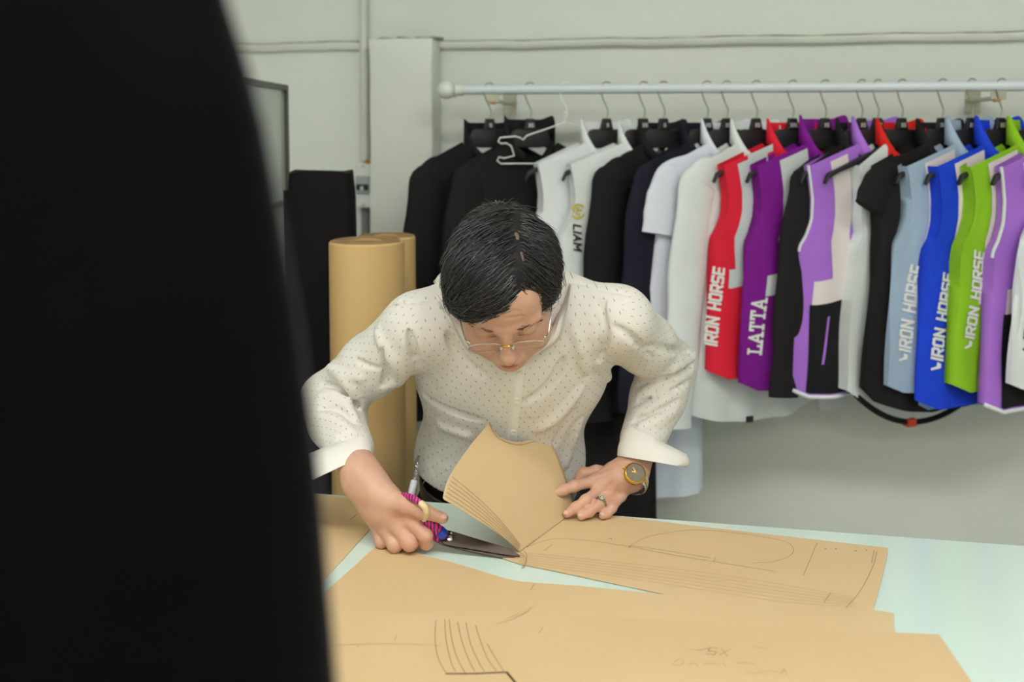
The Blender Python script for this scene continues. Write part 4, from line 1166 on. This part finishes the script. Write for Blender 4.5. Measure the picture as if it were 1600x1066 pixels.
# --- hair: a cap plus combed strands
def hair_cap():
    F = Field(HC - 0.16, HC + 0.16, 0.003)
    F.ell(H(0, -.016, .040), hs(.0820, .1030, .0910), HM, 0.01)
    F.ell(H(-.022, .030, .078), hs(.062, .062, .048), HM, 0.03)            # raised sweep over the forehead
    F.ell(H(-.050, .050, .055), hs(.036, .040, .040), HM, 0.02)
    F.ell(H(.062, .0, .045), hs(.026, .060, .055), HM, 0.02)
    # face, forehead and ears stay free
    F.ell(H(.010, .125, -.020), hs(.082, .058, .082), HM, 0.012, 's')
    F.ell(H(.045, .105, .045), hs(.026, .040, .030), HM, 0.012, 's')
    F.ell(H(0, .05, -.095), hs(.15, .11, .085), HM, 0.01, 's')
    F.ell(H(0, -.06, -.11), hs(.15, .10, .075), HM, 0.01, 's')
    for s_ in (-1, 1): F.ell(H(s_*.10, .012, -.010), hs(.030, .034, .036), HM, 0.008, 's')
    # parting
    return F
hf = hair_cap()
ho = field_obj('hair', hf, mat('hair_mass', srgb(26, 24, 25), 0.55, spec=0.3), man, 2)
M_scalp = mat('scalp', srgb(112, 92, 82), 0.7, var=0.35, vscale=90)
cur = bpy.data.curves.new('hair_strands', 'CURVE'); cur.dimensions = '3D'; cur.bevel_depth = 0.00075; cur.bevel_resolution = 0; cur.use_fill_caps = False
def grad(F, p):
    q = (p - F.lo) / F.h; i = np.clip(np.round(q).astype(int), 1, F.n - 2)
    f = F.F; g = np.array([f[i[0]+1, i[1], i[2]] - f[i[0]-1, i[1], i[2]], f[i[0], i[1]+1, i[2]] - f[i[0], i[1]-1, i[2]], f[i[0], i[1], i[2]+1] - f[i[0], i[1], i[2]-1]])
    n = np.linalg.norm(g); return (g / n if n > 1e-9 else UP), f[i[0], i[1], i[2]]
pp = []
for x, y in ((.037, .052), (.035, .036), (.031, .018), (.028, .0), (.024, -.018), (.020, -.034)):
    p = H(x, y, .15)
    for _ in range(30):
        n, v = grad(hf, p); p = p - HM[:, 2] * max(-.002, min(.004, v * .8))
    pp.append(p)
pp = spline(pp, 24); A = []
for i in range(24):
    d = unit(pp[min(i+1, 23)] - pp[max(i-1, 0)]); n, v = grad(hf, pp[i]); w_ = np.cross(d, n); hw_ = .0005 + .0036*math.sin(math.pi*(i+.5)/24)**1.2*(1 + .25*math.sin(i*2.3))
    A.append([pp[i] + w_*hw_*k + n*(.0008 - .0008*abs(k)) for k in (-1, -.4, .4, 1)])
Geo().grid(A).build('scalp_parting', M_scalp, ho)
me = ho.data; nv = len(me.vertices); co = np.empty(nv*3, np.float32); me.vertices.foreach_get('co', co); co = co.reshape(-1, 3) + BASE[man.name]
loc = (co - HC) @ HM / HS
ok = np.where((loc[:, 2] > -.06))[0]
base_o = BASE[man.name]
for i in rng.choice(ok, 7500):
    p = co[i].astype(float).copy(); l = loc[i]
    n, _ = grad(hf, p)
    if n @ HM[:, 2] < -0.5 and l[1] > 0: continue
    part = .028 + (0.05 * max(0, -l[1] - .02))
    if abs(l[0] - part) < .007 and -.03 < l[1] < .07 and rng.random() < .12: continue
    if l[2] < .0 or l[1] < -.07: fl_ = np.array([0.15*np.sign(l[0]), 0.25, -1.0])
    elif l[0] < part: fl_ = np.array([-1.0, 0.75 + 2.0*min(0, l[1]+.03), -0.1])
    else: fl_ = np.array([0.9, 0.35, -0.55])
    fl_ = fl_ + rng.normal(0, .16, 3)
    d = HM @ fl_; pts = [p - n*0.002]
    L = rng.uniform(.030, .062) * (0.7 if l[2] < .0 else 1.0); ns = 6
    lift = rng.uniform(0.001, 0.0095) * (1.7 if rng.random() < .06 else 1)
    for s_ in range(ns):
        d = d - n * (d @ n); d = d / (np.linalg.norm(d) + 1e-9)
        p = p + d * L / ns
        n, v = grad(hf, p); p = p + n * (lift * (s_+1) / ns - v) * 0.8
        pts.append(p.copy())
    lq = (pts[-1] - HC) @ HM / HS
    if lq[2] < -.075: continue
    thick = rng.uniform(2.2, 4.2) if rng.random() < .22 else 1.0
    sp = cur.splines.new('POLY'); sp.points.add(len(pts) - 1)
    w = np.ones((len(pts), 4)); w[:, :3] = np.array(pts) - base_o
    sp.points.foreach_set('co', w.ravel()); sp.points.foreach_set('radius', np.linspace(thick, 0.3, len(pts)))
cur.materials.append(M_hair)
hs_tmp = bpy.data.objects.new('tmp_strands', cur); COL.objects.link(hs_tmp)
dg = bpy.context.evaluated_depsgraph_get()
hme = bpy.data.meshes.new_from_object(hs_tmp.evaluated_get(dg)); bpy.data.objects.remove(hs_tmp)
hme.name = 'hair_strands'
hs = bpy.data.objects.new('hair_strands', hme); COL.objects.link(hs); hs.parent = ho; hs['kind'] = 'stuff'

# --- shirt
sh = Field(np.minimum.reduce([SHR, ELR, WRR, SHL, ELL, WRL, BEL]) - 0.12, np.maximum.reduce([SHR, ELR, WRR, SHL, ELL, WRL, NEC]) + 0.12, 0.0029)
tx = unit(SHL - SHR); tax = unit(NEC - BEL); tfw = unit(np.cross(tax, tx));
if tfw @ FW > 0: tfw = -tfw
tx = unit(np.cross(tfw, tax)); tx = tx if tx @ BX > 0 else -tx
TM = np.stack([tx, tfw, tax], 1)
LOWER = P(780, 770, 1.875)
sh.ell(P(780, 745, 1.85), (.148, .105, .16), np.stack([BX, -FW, UP], 1), 0.03)
sh.ell(BEL, (.150, .112, .17), TM, 0.05)
sh.ell(CHE + tfw*0.0, (.172, .112, .17), TM, 0.06)
sh.ell(CHE*0.4 + NEC*0.6, (.160, .085, .11), TM, 0.05)
sh.cap(NEC - tax*0.035 - tfw*0.015, SHR, .060, .048, 0.05); sh.cap(NEC - tax*0.035 - tfw*0.015, SHL, .060, .048, 0.05)
for s_, e_, w_ in ((SHR, ELR, WRR), (SHL, ELL, WRL)):
    sh.chain([s_, s_*.5 + e_*.5, e_], [.056, .051, .047], 0.028, kin=0.02)
    sh.chain([e_, e_*.7 + w_*.3, e_*.3 + w_*.7], [.047, .047, .040], 0.02, kin=0.02)
# neck opening and waist
sh.cap(NEC + (NEC-CHE)*0.02, H(0, -.01, -.06), .047, .06, 0.01, 's')
wcut = P(780, 735, 1.84)
# wrinkles: ridges laid over the cloth where it is pulled
FOLDS = [ # px chain, radius, sign
 ([(590, 520), (610, 555), (628, 580), (622, 600)], .010, 'u'), ([(597, 545), (604, 585), (600, 605)], .006, 's'), ([(640, 600), (612, 600), (598, 606)], .008, 'u'),
 ([(520, 575), (545, 600), (565, 630)], .008, 'u'), ([(505, 600), (535, 612), (560, 640)], .007, 's'), ([(500, 620), (530, 622), (555, 655)], .007, 'u'), ([(498, 640), (525, 640), (552, 662)], .005, 's'), ([(490, 655), (520, 655), (550, 675)], .006, 'u'),
 ([(488, 560), (515, 575), (560, 590)], .007, 'u'), ([(530, 545), (560, 565), (590, 575)], .005, 's'),
 ([(940, 560), (945, 520), (935, 470)], .007, 's'), ([(935, 565), (950, 590), (985, 585)], .008, 'u'), ([(960, 510), (990, 530), (1020, 560)], .006, 's'),
 ([(1085, 555), (1050, 575), (1005, 592)], .009, 'u'), ([(1080, 570), (1040, 590), (1000, 600)], .006, 's'), ([(1080, 580), (1045, 600), (1000, 618)], .008, 'u'), ([(1075, 595), (1040, 618), (995, 632)], .006, 's'),
 ([(1070, 605), (1035, 628), (992, 645)], .008, 'u'), ([(1062, 625), (1030, 645), (990, 660)], .005, 's'), ([(1055, 640), (1030, 655), (1000, 668)], .006, 'u'), ([(1020, 430), (1040, 470), (1060, 510)], .005, 's'),
 ([(1010, 540), (1040, 545), (1075, 550)], .006, 's'), ([(640, 520), (650, 560), (680, 610)], .008, 's'), ([(655, 640), (690, 665), (730, 680)], .007, 'u'), ([(660, 615), (700, 640), (750, 655)], .006, 's'),
 ([(905, 610), (870, 650), (840, 670)], .008, 'u'), ([(900, 640), (880, 670), (865, 700)], .006, 's'), ([(905, 660), (890, 700), (880, 730)], .007, 'u'), ([(700, 520), (720, 560), (760, 590)], .008, 's'), ([(880, 560), (860, 600), (820, 630)], .007, 's'),
 ([(690, 470), (715, 500), (735, 530)], .006, 's'), ([(895, 500), (905, 540), (915, 580)], .006, 'u')]
for px, r, op in FOLDS:
    hp = [sh.hit(x, y) for x, y in px]
    hp = [h for h in hp if h is not None]
    if len(hp) < 2: continue
    hp = [h + unit(h - CAMP) * (r*0.15 if op == 'u' else -r*0.15) for h in hp]
    pts = spline(hp, 3*len(hp)) if len(hp) > 2 else np.array(hp)
    n_ = len(pts); sh.chain(pts, [r*(0.35 + 0.65*math.sin(math.pi*(i+.5)/n_)) for i in range(n_)], 0.012 if op == 'u' else 0.005, op, kin=0.008)
# shoulder yoke seams: shallow grooves
for px in ([(606, 480), (640, 474), (680, 466), (712, 452)], [(880, 440), (915, 446), (950, 455), (985, 462)], [(628, 470), (640, 520), (645, 560), (640, 598)], [(946, 470), (940, 520), (938, 560)]):
    hp = [h for h in (sh.hit(x, y) for x, y in px) if h is not None]
    if len(hp) > 2: sh.chain(spline(hp, 10), [.0022]*10, 0.004, 's', kin=0.002)
bdir = unit(P(780, 735, 1.84) - NEC)
sh.cut(P(770, 772, 1.76), bdir*1.0 - UP*0.35)
def weave(V):
    segs = [(SHR, ELR), (ELR, WRR), (SHL, ELL), (ELL, WRL)]
    D = []; 
    for a, b_ in segs:
        ab = b_ - a; t = np.clip((V - a) @ ab / (ab @ ab), 0, 1); D.append(np.linalg.norm(V - a - t[:, None]*ab, axis=1) - .055)
    lt = (V - CHE) @ TM
    dt = np.maximum(np.abs(lt[:, 0]) - .150, np.abs(lt[:, 1]) - .15)
    D.append(dt - 0.004); k = np.argmin(np.array(D), 0)
    out = np.zeros((len(V), 3)); out[:, 2] = 1
    # torso: flat cloth coordinates
    out[:, 0] = lt[:, 0] + 0.3 * np.sign(lt[:, 0]) * np.maximum(0, .10 - lt[:, 1]) * 0; out[:, 1] = lt[:, 2] - 0.35*np.minimum(0, lt[:, 1]-.06)
    for i, (a, b_) in enumerate(segs):
        m = k == i; ab = unit(b_ - a); q = V[m] - a
        u = unit(np.cross(ab, FW)); w = np.cross(ab, u)
        th = np.arctan2(q @ u, -(q @ w) * np.sign(w @ FW)); out[m, 0] = th * .056; out[m, 1] = -(q @ ab)
    return {'weave': out}
so_ = field_obj('shirt', sh, M_shirt, man, 1, weave)

M_collar_shade = mat('collar_shade_grey', srgb(186, 180, 172), 0.8)  # grey that paints the shade along the collar leaves
# collar: two leaves that stand round the neck and fold over
def collar_leaf(px_top, px_out, name='collar_leaf'):
    a = spline([P(*q) for q in px_top], 18); b_ = spline([P(*q) for q in px_out], 18)
    mid = (a + b_)/2 - FW*0.006 + UP*0.002
    o = Geo().grid([a, a*.6 + mid*.4, mid, mid*.4 + b_*.6, b_]).build(name, M_cuff, so_)
    md = o.modifiers.new('cloth', 'SOLIDIFY'); md.thickness = 0.0035
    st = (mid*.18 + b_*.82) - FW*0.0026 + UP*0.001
    Geo().tube(st, .0006, 5).build('collar_shade_line', M_collar_shade, o)  # grey line just inside the edge, painted shade to set the leaf off
    Geo().tube(b_ + FW*.0008, .0011, 6).build('collar_edge_shade', M_collar_shade, o)  # grey tube in place of the shadow under the leaf's outer edge
def lay(px, lift):
    out = []
    for x, y, d in px:
        h = sh.hit(x, y); out.append((x, y, d if h is None else min(d, ((h - CAMP) @ (-CAMR[:, 2])) - lift)))
    return out
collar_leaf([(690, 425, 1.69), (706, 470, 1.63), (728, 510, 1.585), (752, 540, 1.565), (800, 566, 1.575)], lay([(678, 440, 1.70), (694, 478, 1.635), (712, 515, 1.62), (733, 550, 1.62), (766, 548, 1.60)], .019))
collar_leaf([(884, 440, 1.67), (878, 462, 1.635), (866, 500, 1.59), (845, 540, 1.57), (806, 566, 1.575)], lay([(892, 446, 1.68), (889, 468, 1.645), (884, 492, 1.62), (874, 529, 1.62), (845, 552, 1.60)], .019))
# placket and buttons
pl = [sh.hit(x, y) for x, y in ((803, 569), (802, 590), (800, 615), (797, 645), (793, 675), (790, 700))]
pr = [sh.hit(x, y) for x, y in ((823, 571), (821, 592), (818, 617), (814, 647), (810, 677), (807, 700))]
if all(q is not None for q in pl + pr):
    a = spline(pl, 20) - tfw*-0.0008; b_ = spline(pr, 20)
    A = np.array([a*(1-f) + b_*f + tfw*0.0028 for f in np.linspace(0, 1, 5)]); A[0] -= tfw*0.004; A[-1] -= tfw*0.004
    plk = Geo().grid(A).build('placket', M_cuff, so_)
    for f in (.14, .45, .78):
        c = (spline(pl, 50)[int(f*49)] + spline(pr, 50)[int(f*49)])/2 + tfw*0.0045
        Mb = np.stack([tx, tax, tfw], 1)
        g = Geo(); g.loft([[c + Mb @ np.array([r*math.cos(a_), r*math.sin(a_), h]) for a_ in np.linspace(0, 2*math.pi, 16, endpoint=False)] for r, h in ((.0050, -.001), (.0056, .0006), (.0048, .0018), (.0034, .0012))])
        g.build('button', M_button, so_)
# turned-back cuffs
def cuff(rings, name='cuff'):
    R = []
    for cx_, cy_, d, vx, vy, dd in rings:
        c = P(cx_, cy_, d); u = P(cx_+vx, cy_+vy, d) - c; w = -ray(cx_, cy_); w = w - u*(w@u)/(u@u); w = unit(w)*dd
        R.append([c + u*math.cos(a)*(1+.03*math.sin(3*a)) + w*math.sin(a)*(1+.06*math.sin(2*a+1)) for a in np.linspace(0, 2*math.pi, 40, endpoint=False)])
    o = Geo().loft(R, cap=False).build(name, M_cuff, so_, angle=80)
    md = o.modifiers.new('cloth', 'SOLIDIFY'); md.thickness = 0.003; md.offset = 0
cuff([(529, 702, 1.63, 36, -20, .036), (523, 694, 1.625, 47, -19, .046), (521, 706, 1.61, 54, -22, .052), (524, 722, 1.592, 54, -25, .053), (527, 731, 1.582, 52, -24, .050), (530, 729, 1.585, 44, -20, .042), (535, 722, 1.595, 34, -16, .034)])
cuff([(1018, 690, 1.735, 34, 14, .036), (1026, 688, 1.735, 44, 22, .043), (1024, 698, 1.725, 50, 22, .047), (1020, 712, 1.715, 53, 14, .047), (1017, 720, 1.71, 52, 9, .045), (1014, 718, 1.712, 42, 9, .038), (1008, 712, 1.715, 32, 10, .032)])

# --- trousers, belt, shoes
tr = Field(np.array([PEL[0]-.26, PEL[1]-.2, 0.0]), np.array([PEL[0]+.26, PEL[1]+.24, 1.02]), 0.006)
hipc = P(780, 775, 1.885)
tr.ell(hipc - UP*.03, (.150, .110, .15), np.stack([BX, -FW, UP], 1), 0.04)
for s_ in (-1, 1):
    hp = hipc + BX*s_*.075 - UP*.06; kn = hp + BX*s_*.02 - UP*.36 - FW*.02; an = np.array([kn[0], kn[1], .05]) + BX*s_*.01 + FW*.03
    tr.chain([hp, kn, an], [.088, .066, .052], 0.04)
tr.cut(P(770, 760, 1.78), bdir*-1.0 + UP*0.35)
tr.cut((0, 0, .045), (0, 0, -1))
to = field_obj('trousers', tr, M_trou, man, 2)
bc = P(779, 752, 1.86)
bz = unit(UP*1.0 - FW*0.35); bxv = BX; byv = unit(np.cross(bz, bxv))
rings = [[bc + bxv*(.1435+e)*math.cos(a) + byv*(.1045+e)*math.sin(a) + bz*h for a in np.linspace(0, 2*math.pi, 60, endpoint=False)] for h, e in ((-.016, .001), (-.014, .004), (.014, .004), (.016, .001))]
Geo().loft(rings, cap=False).build('belt', M_belt, to)
for s_ in (-1, 1):
    f = hipc + BX*s_*.105; f[2] = 0
    g = Geo(); g.ball(f - FW*.06 + UP*.038, (.046, .125, .036), 10, np.stack([BX, FW, UP], 1)); g.v = [(x, y, max(z_, 0.0)) for x, y, z_ in g.v]
    g.build('shoe', M_shoe, man)

# ================================================================== things he wears and holds
M_gold = mat('gold', srgb(214, 170, 70), 0.25, metal=1.0)
M_silver = mat('silver', srgb(205, 205, 205), 0.22, metal=1.0)
M_dial = mat('watch_dial', srgb(104, 92, 74), 0.3)
M_lens = mat('lens_glass', (0.98, 0.98, 0.97), 0.02, trans=1.0, ior=1.12, spec=0.5)
M_clearfr = mat('clear_frame', srgb(205, 190, 180), 0.2, metal=0.5)
# --- spectacles
t = thing('spectacles', 'thin gold-bridged spectacles low on the nose of the bending person', 'glasses', H(0, .11, -.02))
def lens_pt(s_, a, y_off=0.0):
    ca, sa = math.cos(a), math.sin(a); w_, h_ = .0255, .0155
    x = s_*.0345 + w_*math.copysign(abs(ca)**.6, ca); zz_ = -.013 + h_*math.copysign(abs(sa)**.6, sa) - .002*abs(x-s_*.0345)/.025
    return H(x, .1110 - .10*(x*x)*3.0 + y_off + (zz_ + .013)*0.25, zz_)
for s_ in (-1, 1):
    rim = [lens_pt(s_, a) for a in np.linspace(0, 2*math.pi, 36, endpoint=False)]
    Geo().tube(rim, .0009, 6, closed=True).build('rim', M_clearfr, t)
    g = Geo(); g.loft([[lens_pt(s_, a, -.0006) for a in np.linspace(0, 2*math.pi, 36, endpoint=False)], [lens_pt(s_, a, .0010) for a in np.linspace(0, 2*math.pi, 36, endpoint=False)]])
    g.build('lens', M_lens, t, smooth=False)
    hg = H(s_*.061, .1005, -.009)
    Geo().tube(spline([H(s_*.058, .1035, -.011), hg, H(s_*.0675, .090, -.010), H(s_*.076, .045, .002), H(s_*.081, .0, .010), H(s_*.083, -.012, -.002)], 24), .0014, 8, flat=0.8).build('temple', M_silver, t)
    Geo().ball(hg, .0026, 6).build('hinge', M_silver, t)
    Geo().ball(H(s_*.009, .1085, -.019), (.003, .004, .006), 6, HM).build('nose_pad', M_clear, t)
Geo().tube(spline([H(-.0095, .1115, -.010), H(-.004, .1165, -.0055), H(.004, .1165, -.0055), H(.0095, .1115, -.010)], 14), .0013, 8).build('bridge', M_gold, t)

# --- wrist watch
wa = unit(WRL - ELL); wc = P(984, 740, 1.70); wh = body.hit(991, 742)
n_ = unit(-unit(ray(990, 742))*0.8 + UP*0.45 + BX*0.25); n_ = unit(n_ - wa*(n_@wa)); b_ = unit(np.cross(wa, n_))
t = thing('wrist_watch', 'gold and steel wrist watch with a dark dial on the flat hand\'s wrist', 'watch', wc)
cw = wh + n_*.0045; wc = cw - n_*.0335
def disc(name, r0, r1, h0, h1, m, par, seg=40):
    rings = [[cw + (wa*math.cos(a) + b_*math.sin(a))*r + n_*h for a in np.linspace(0, 2*math.pi, seg, endpoint=False)] for r, h in ((r0*.9, h0-.001), (r0, h0), (r1, h1), (r1*.93, h1+.0008))]
    return Geo().loft(rings).build(name, m, par, angle=35)
case = disc('case', .0178, .0185, -.006, .0015, M_gold, t)
disc('bezel', .0185, .0172, .0024, .0040, M_gold, t)
dl = disc('dial', .0160, .0160, .0040, .0048, M_dial, t)
for ang, ln, wd in ((2.3, .0095, .0011), (1.35, .0065, .0012)):
    dv2 = wa*math.cos(ang) + b_*math.sin(ang); sv2 = np.cross(n_, dv2)
    Geo().prism([cw + n_*.0062 + dv2*q + sv2*w_ for q, w_ in ((-.001, -wd), (ln, -wd*.4), (ln, wd*.4), (-.001, wd))], n_*.0004).build('hand', M_gold, dl, smooth=False)
Geo().ball(cw + n_*.0062 + wa*.010 + b_*.003, .0014, 6).build('dot', M_gold, dl)
Geo().tube([cw + unit(b_*.2 - wa)*.0185*0 + unit(wa*-.1+b_)*.018, cw + unit(wa*-.1+b_)*.0225], .002, 10).build('crown', M_gold, case)
for k in range(20):
    a = math.radians(35 + 290*k/19)
    rr = np.array([.0335, .0280])
    c = wc + n_*math.cos(a)*rr[0] + b_*math.sin(a)*rr[1]; rad = unit(n_*math.cos(a)/rr[0] + b_*math.sin(a)/rr[1]); tan = np.cross(wa, rad)
    Mx = (np.stack([wa, tan, rad], 1), c)
    lk = Geo().box((-.0085, -.0040, -.0014), (.0085, .0040, .0014), Mx).build('band_link', M_silver, t, smooth=False, bevel=.0007, seg=1)
    Geo().box((-.0034, -.0042, .0010), (.0034, .0042, .0024), Mx).build('link_centre', M_gold, lk, smooth=False, bevel=.0006, seg=1)

# --- finger ring
M_rd = mat('ring_silver', srgb(150, 150, 148), 0.3, metal=1.0)
f0, f1 = LR, P(935, 790, 1.646); fd = unit(f1 - f0); rc = f0 + (f1-f0)*0.80
t = thing('finger_ring', 'chunky silver ring with stones on the ring finger of the flat hand', 'ring', rc)
u_ = unit(upL - fd*(upL@fd)); v_ = np.cross(fd, u_)
Geo().tube([rc + (u_*math.cos(a) + v_*math.sin(a))*.0092 for a in np.linspace(0, 2*math.pi, 28, endpoint=False)], [.0020 + .0013*max(0, math.cos(a)) for a in np.linspace(0, 2*math.pi, 28, endpoint=False)], 8, closed=True).build('band', M_rd, t)
Geo().ball(rc + u_*.0108, (.0062, .0052, .0030), 8, np.stack([v_, fd, u_], 1)).build('setting', M_rd, t)
for k in range(7):
    a = 2*math.pi*k/6; q = rc + u_*.0128 + ((v_*math.cos(a)*.0042 + fd*math.sin(a)*.0034) if k < 6 else 0)
    Geo().ball(q, .0015 if k < 6 else .0024, 5).build('stone', M_silver, t)

# --- tailor's shears
M_blade = mat('blade_steel', srgb(76, 67, 62), 0.45, metal=0.9, var=0.12, vscale=40)
def wrap_mat():
    m = mat('pink_blue_wrap', srgb(232, 40, 110), 0.35); nt = m.node_tree
    w = nt.nodes.new('ShaderNodeTexWave'); w.inputs['Scale'].default_value = 62; w.inputs['Distortion'].default_value = 2.2; w.inputs['Detail Scale'].default_value = 3
    tc = nt.nodes.new('ShaderNodeTexCoord'); nt.links.new(tc.outputs['Object'], w.inputs['Vector'])
    r = nt.nodes.new('ShaderNodeValToRGB'); r.color_ramp.interpolation = 'CONSTANT'
    r.color_ramp.elements[0].color = (*srgb(48, 40, 130), 1); r.color_ramp.elements[1].position = 0.42; r.color_ramp.elements[1].color = (*srgb(232, 44, 112), 1)
    nt.links.new(w.outputs['Fac'], r.inputs['Fac']); nt.links.new(r.outputs['Color'], nt.nodes['Principled BSDF'].inputs['Base Color']); return m
M_wrap = wrap_mat(); M_bluet = mat('blue_tape', srgb(30, 70, 190), 0.35); M_cream = mat('cream_tape', srgb(226, 208, 164), 0.6, bump=0.4, bscale=120)
pv, tp = P(703, 843, 1.512), P(813, 869, 1.494)
sd = unit(tp - pv); vn = -unit(ray(750, 855)); vn = unit(vn + UP*0.5); vn = unit(vn - sd*(vn@sd)); sw = np.cross(vn, sd); sw = sw if sw @ UP > 0 else -sw
LB = np.linalg.norm(tp - pv)
t = thing('tailor_shears', 'dark steel tailor shears with pink and blue wrapped handles, held open at the paper', 'scissors', pv)
def blade(name, tilt_, off, prof):
    d2 = sd*math.cos(tilt_) + sw*math.sin(tilt_); w2 = sw*math.cos(tilt_) - sd*math.sin(tilt_)
    up_ = [pv + d2*x*LB + w2*y1 + vn*off for x, y0, y1 in prof]; lo_ = [pv + d2*x*LB + w2*y0 + vn*off for x, y0, y1 in prof]
    return Geo().prism(lo_ + up_[::-1], vn*.0022).build(name, M_blade, t, smooth=False, bevel=.0006, seg=1)
blade('upper_blade', 0.0, .0005, [(-.16, -.004, .009), (-.05, -.0105, .0125), (.12, -.010, .0115), (.4, -.0075, .0095), (.7, -.0055, .0075), (.88, -.004, .0045), (1.0, -.0018, .0)])
blade('lower_blade', -0.05, -.0022, [(-.16, -.010, .004), (-.05, -.0115, .008), (.15, -.0105, .006), (.5, -.008, .004), (.85, -.005, .001), (.99, -.001, .0008)])
rings = [[pv + (sd*math.cos(a) + sw*math.sin(a))*r + vn*h for a in np.linspace(0, 2*math.pi, 18, endpoint=False)] for r, h in ((.0048, .0028), (.0048, .0046), (.0036, .0058), (.001, .006))]
Geo().loft(rings).build('pivot_screw', M_silver, t)
Geo().ball(pv + sd*.0 + sw*.0085 + vn*.003, .0022, 6).build('rivet', M_silver, t)
h1 = Geo().tube(spline([pv - sd*.010 + sw*.004, P(690, 834, 1.512), P(680, 825, 1.508), P(668, 814, 1.508), P(656, 808, 1.515), P(644, 806, 1.525)], 20), [.0052] + [.0072]*4 + [.0088]*10 + [.0080]*5, 12).build('thumb_handle', M_wrap, t)
Geo().tube([P(694, 836, 1.510), P(686, 829, 1.506)], .0083, 12).build('tape_band', M_bluet, h1)
Geo().tube(spline([P(662, 811, 1.497), P(667, 803, 1.485), P(664, 793, 1.480), P(657, 786, 1.484)], 12), .0050, 10).build('thumb_pad', M_cream, h1)
Geo().tube(spline([P(657, 786, 1.484), P(648, 780, 1.490), P(636, 775, 1.502), P(624, 776, 1.520), P(620, 786, 1.535)], 16), .0046, 10).build('thumb_ring', M_wrap, h1)
h2 = Geo().tube(spline([pv - sd*.010 - sw*.006, P(690, 843, 1.515), P(681, 838, 1.516), P(672, 832, 1.518), P(660, 826, 1.522), P(645, 822, 1.53)], 20), [.0048] + [.0065]*4 + [.0076]*15, 12).build('finger_handle', M_wrap, t)
Geo().tube(spline([P(650, 823, 1.53), P(630, 822, 1.535), P(612, 832, 1.54), P(612, 846, 1.54), P(632, 850, 1.53), P(652, 842, 1.525)], 20), .0050, 10).build('finger_loop', M_wrap, h2)

# --- key chain hanging from the belt
t = thing('key_chain', 'silver key chain with a white fob hanging from the belt of the person', 'key chain', P(645, 770, 1.74))
k0, k1 = P(655, 712, 1.775), P(648, 748, 1.762)
Geo().tube(spline([k0, k0*.6+k1*.4 - BX*.003, k0*.5 + k1*.5], 8), .0024, 8).build('clip', M_silver, t)
for i in range(9):
    f = .35 + .65*i/8; c = k0*(1-f) + k1*f; ax = UP if i % 2 else BX
    d_ = unit(k1-k0); e_ = unit(np.cross(d_, FW if i % 2 else BX))
    Geo().tube([c + d_*math.cos(a)*.0042 + e_*math.sin(a)*.0026 for a in np.linspace(0, 2*math.pi, 14, endpoint=False)], .0008, 6, closed=True).build('chain_link', M_silver, t)
M_fob = mat('white_fob', srgb(226, 228, 236), 0.3)
Geo().tube(spline([P(648, 750, 1.760), P(646, 757, 1.757), P(643, 770, 1.752), P(640, 784, 1.748)], 10), [.0035, .0058, .0062, .0062, .0062, .0062, .0062, .0062, .006, .005], 14).build('fob', M_fob, t)

# ================================================================== black garment close to the camera
M_fg = mat('near_black_cloth', srgb(5, 5, 6), 0.7, var=0.15, vscale=6, bump=0.06, bscale=60, spec=0.05, sheen=0.22)
M_fg.node_tree.nodes['Principled BSDF'].inputs['Sheen Roughness'].default_value = 0.22
M_fg.node_tree.nodes['Principled BSDF'].inputs['Sheen Tint'].default_value = (0.8, 0.76, 0.95, 1)
dF = 0.39
SIL = [(-900, 190), (-600, 238), (-350, 280), (-160, 318), (-60, 340), (0, 356), (100, 386), (200, 410), (300, 426), (400, 442), (500, 459), (600, 470), (700, 481), (800, 492), (900, 499), (1000, 506), (1066, 511), (1200, 520), (1500, 545), (2200, 600)]
base = P(250, 1066, dF); 
cxx = (P(300, 533, dF) - CAMP)
axis = P(-60, 533, dF + 0.02); 
t = thing('black_garment', 'black garment close to the camera, large and out of focus at the left edge', 'garment', (axis[0], axis[1], 0))
ys = np.array([s[0] for s in SIL], float); xs_ = np.array([s[1] for s in SIL], float) - 16
rings = []
for py in np.linspace(-760, 2000, 70):
    px = np.interp(py, ys, xs_); e = P(px, py, dF); c = np.array([axis[0], axis[1], e[2]])
    R_ = (e - c) @ BX; ring = []
    for j in range(72):
        a = 2*math.pi*j/72; fold = 1 + .018*math.sin(7*a + .002*py) * min(1, max(0, (py+300)/900)) + .012*math.sin(11*a + 1)*min(1, max(0, (py-100)/900))
        if abs(a) < .5 or a > 2*math.pi - .5: fold = 1 + (fold - 1)*.25
        ring.append(c + BX*R_*math.cos(a)*fold + FW*R_*.62*math.sin(a)*fold)
    rings.append(ring)
top = rings[0]; tc_ = np.mean(top, 0)
for k, (f, dz) in enumerate(((.7, .02), (.42, .035), (.36, .07))): rings.insert(0, [tc_ + (p - tc_)*f + UP*dz for p in top])
Geo().loft(rings).build('drape', M_fg, t, angle=80)
zb_ = rings[-1][0][2]
Geo().tube([(axis[0], axis[1], .02), (axis[0], axis[1], zb_ + .01)], .016, 16).build('stand_pole', M_steel, t)
Geo().loft([[(axis[0] + r*math.cos(a), axis[1] + r*math.sin(a), h) for a in np.linspace(0, 2*math.pi, 32, endpoint=False)] for r, h in ((.15, 0), (.15, .012), (.05, .022), (.02, .03))]).build('stand_base', M_steel, t, angle=40)
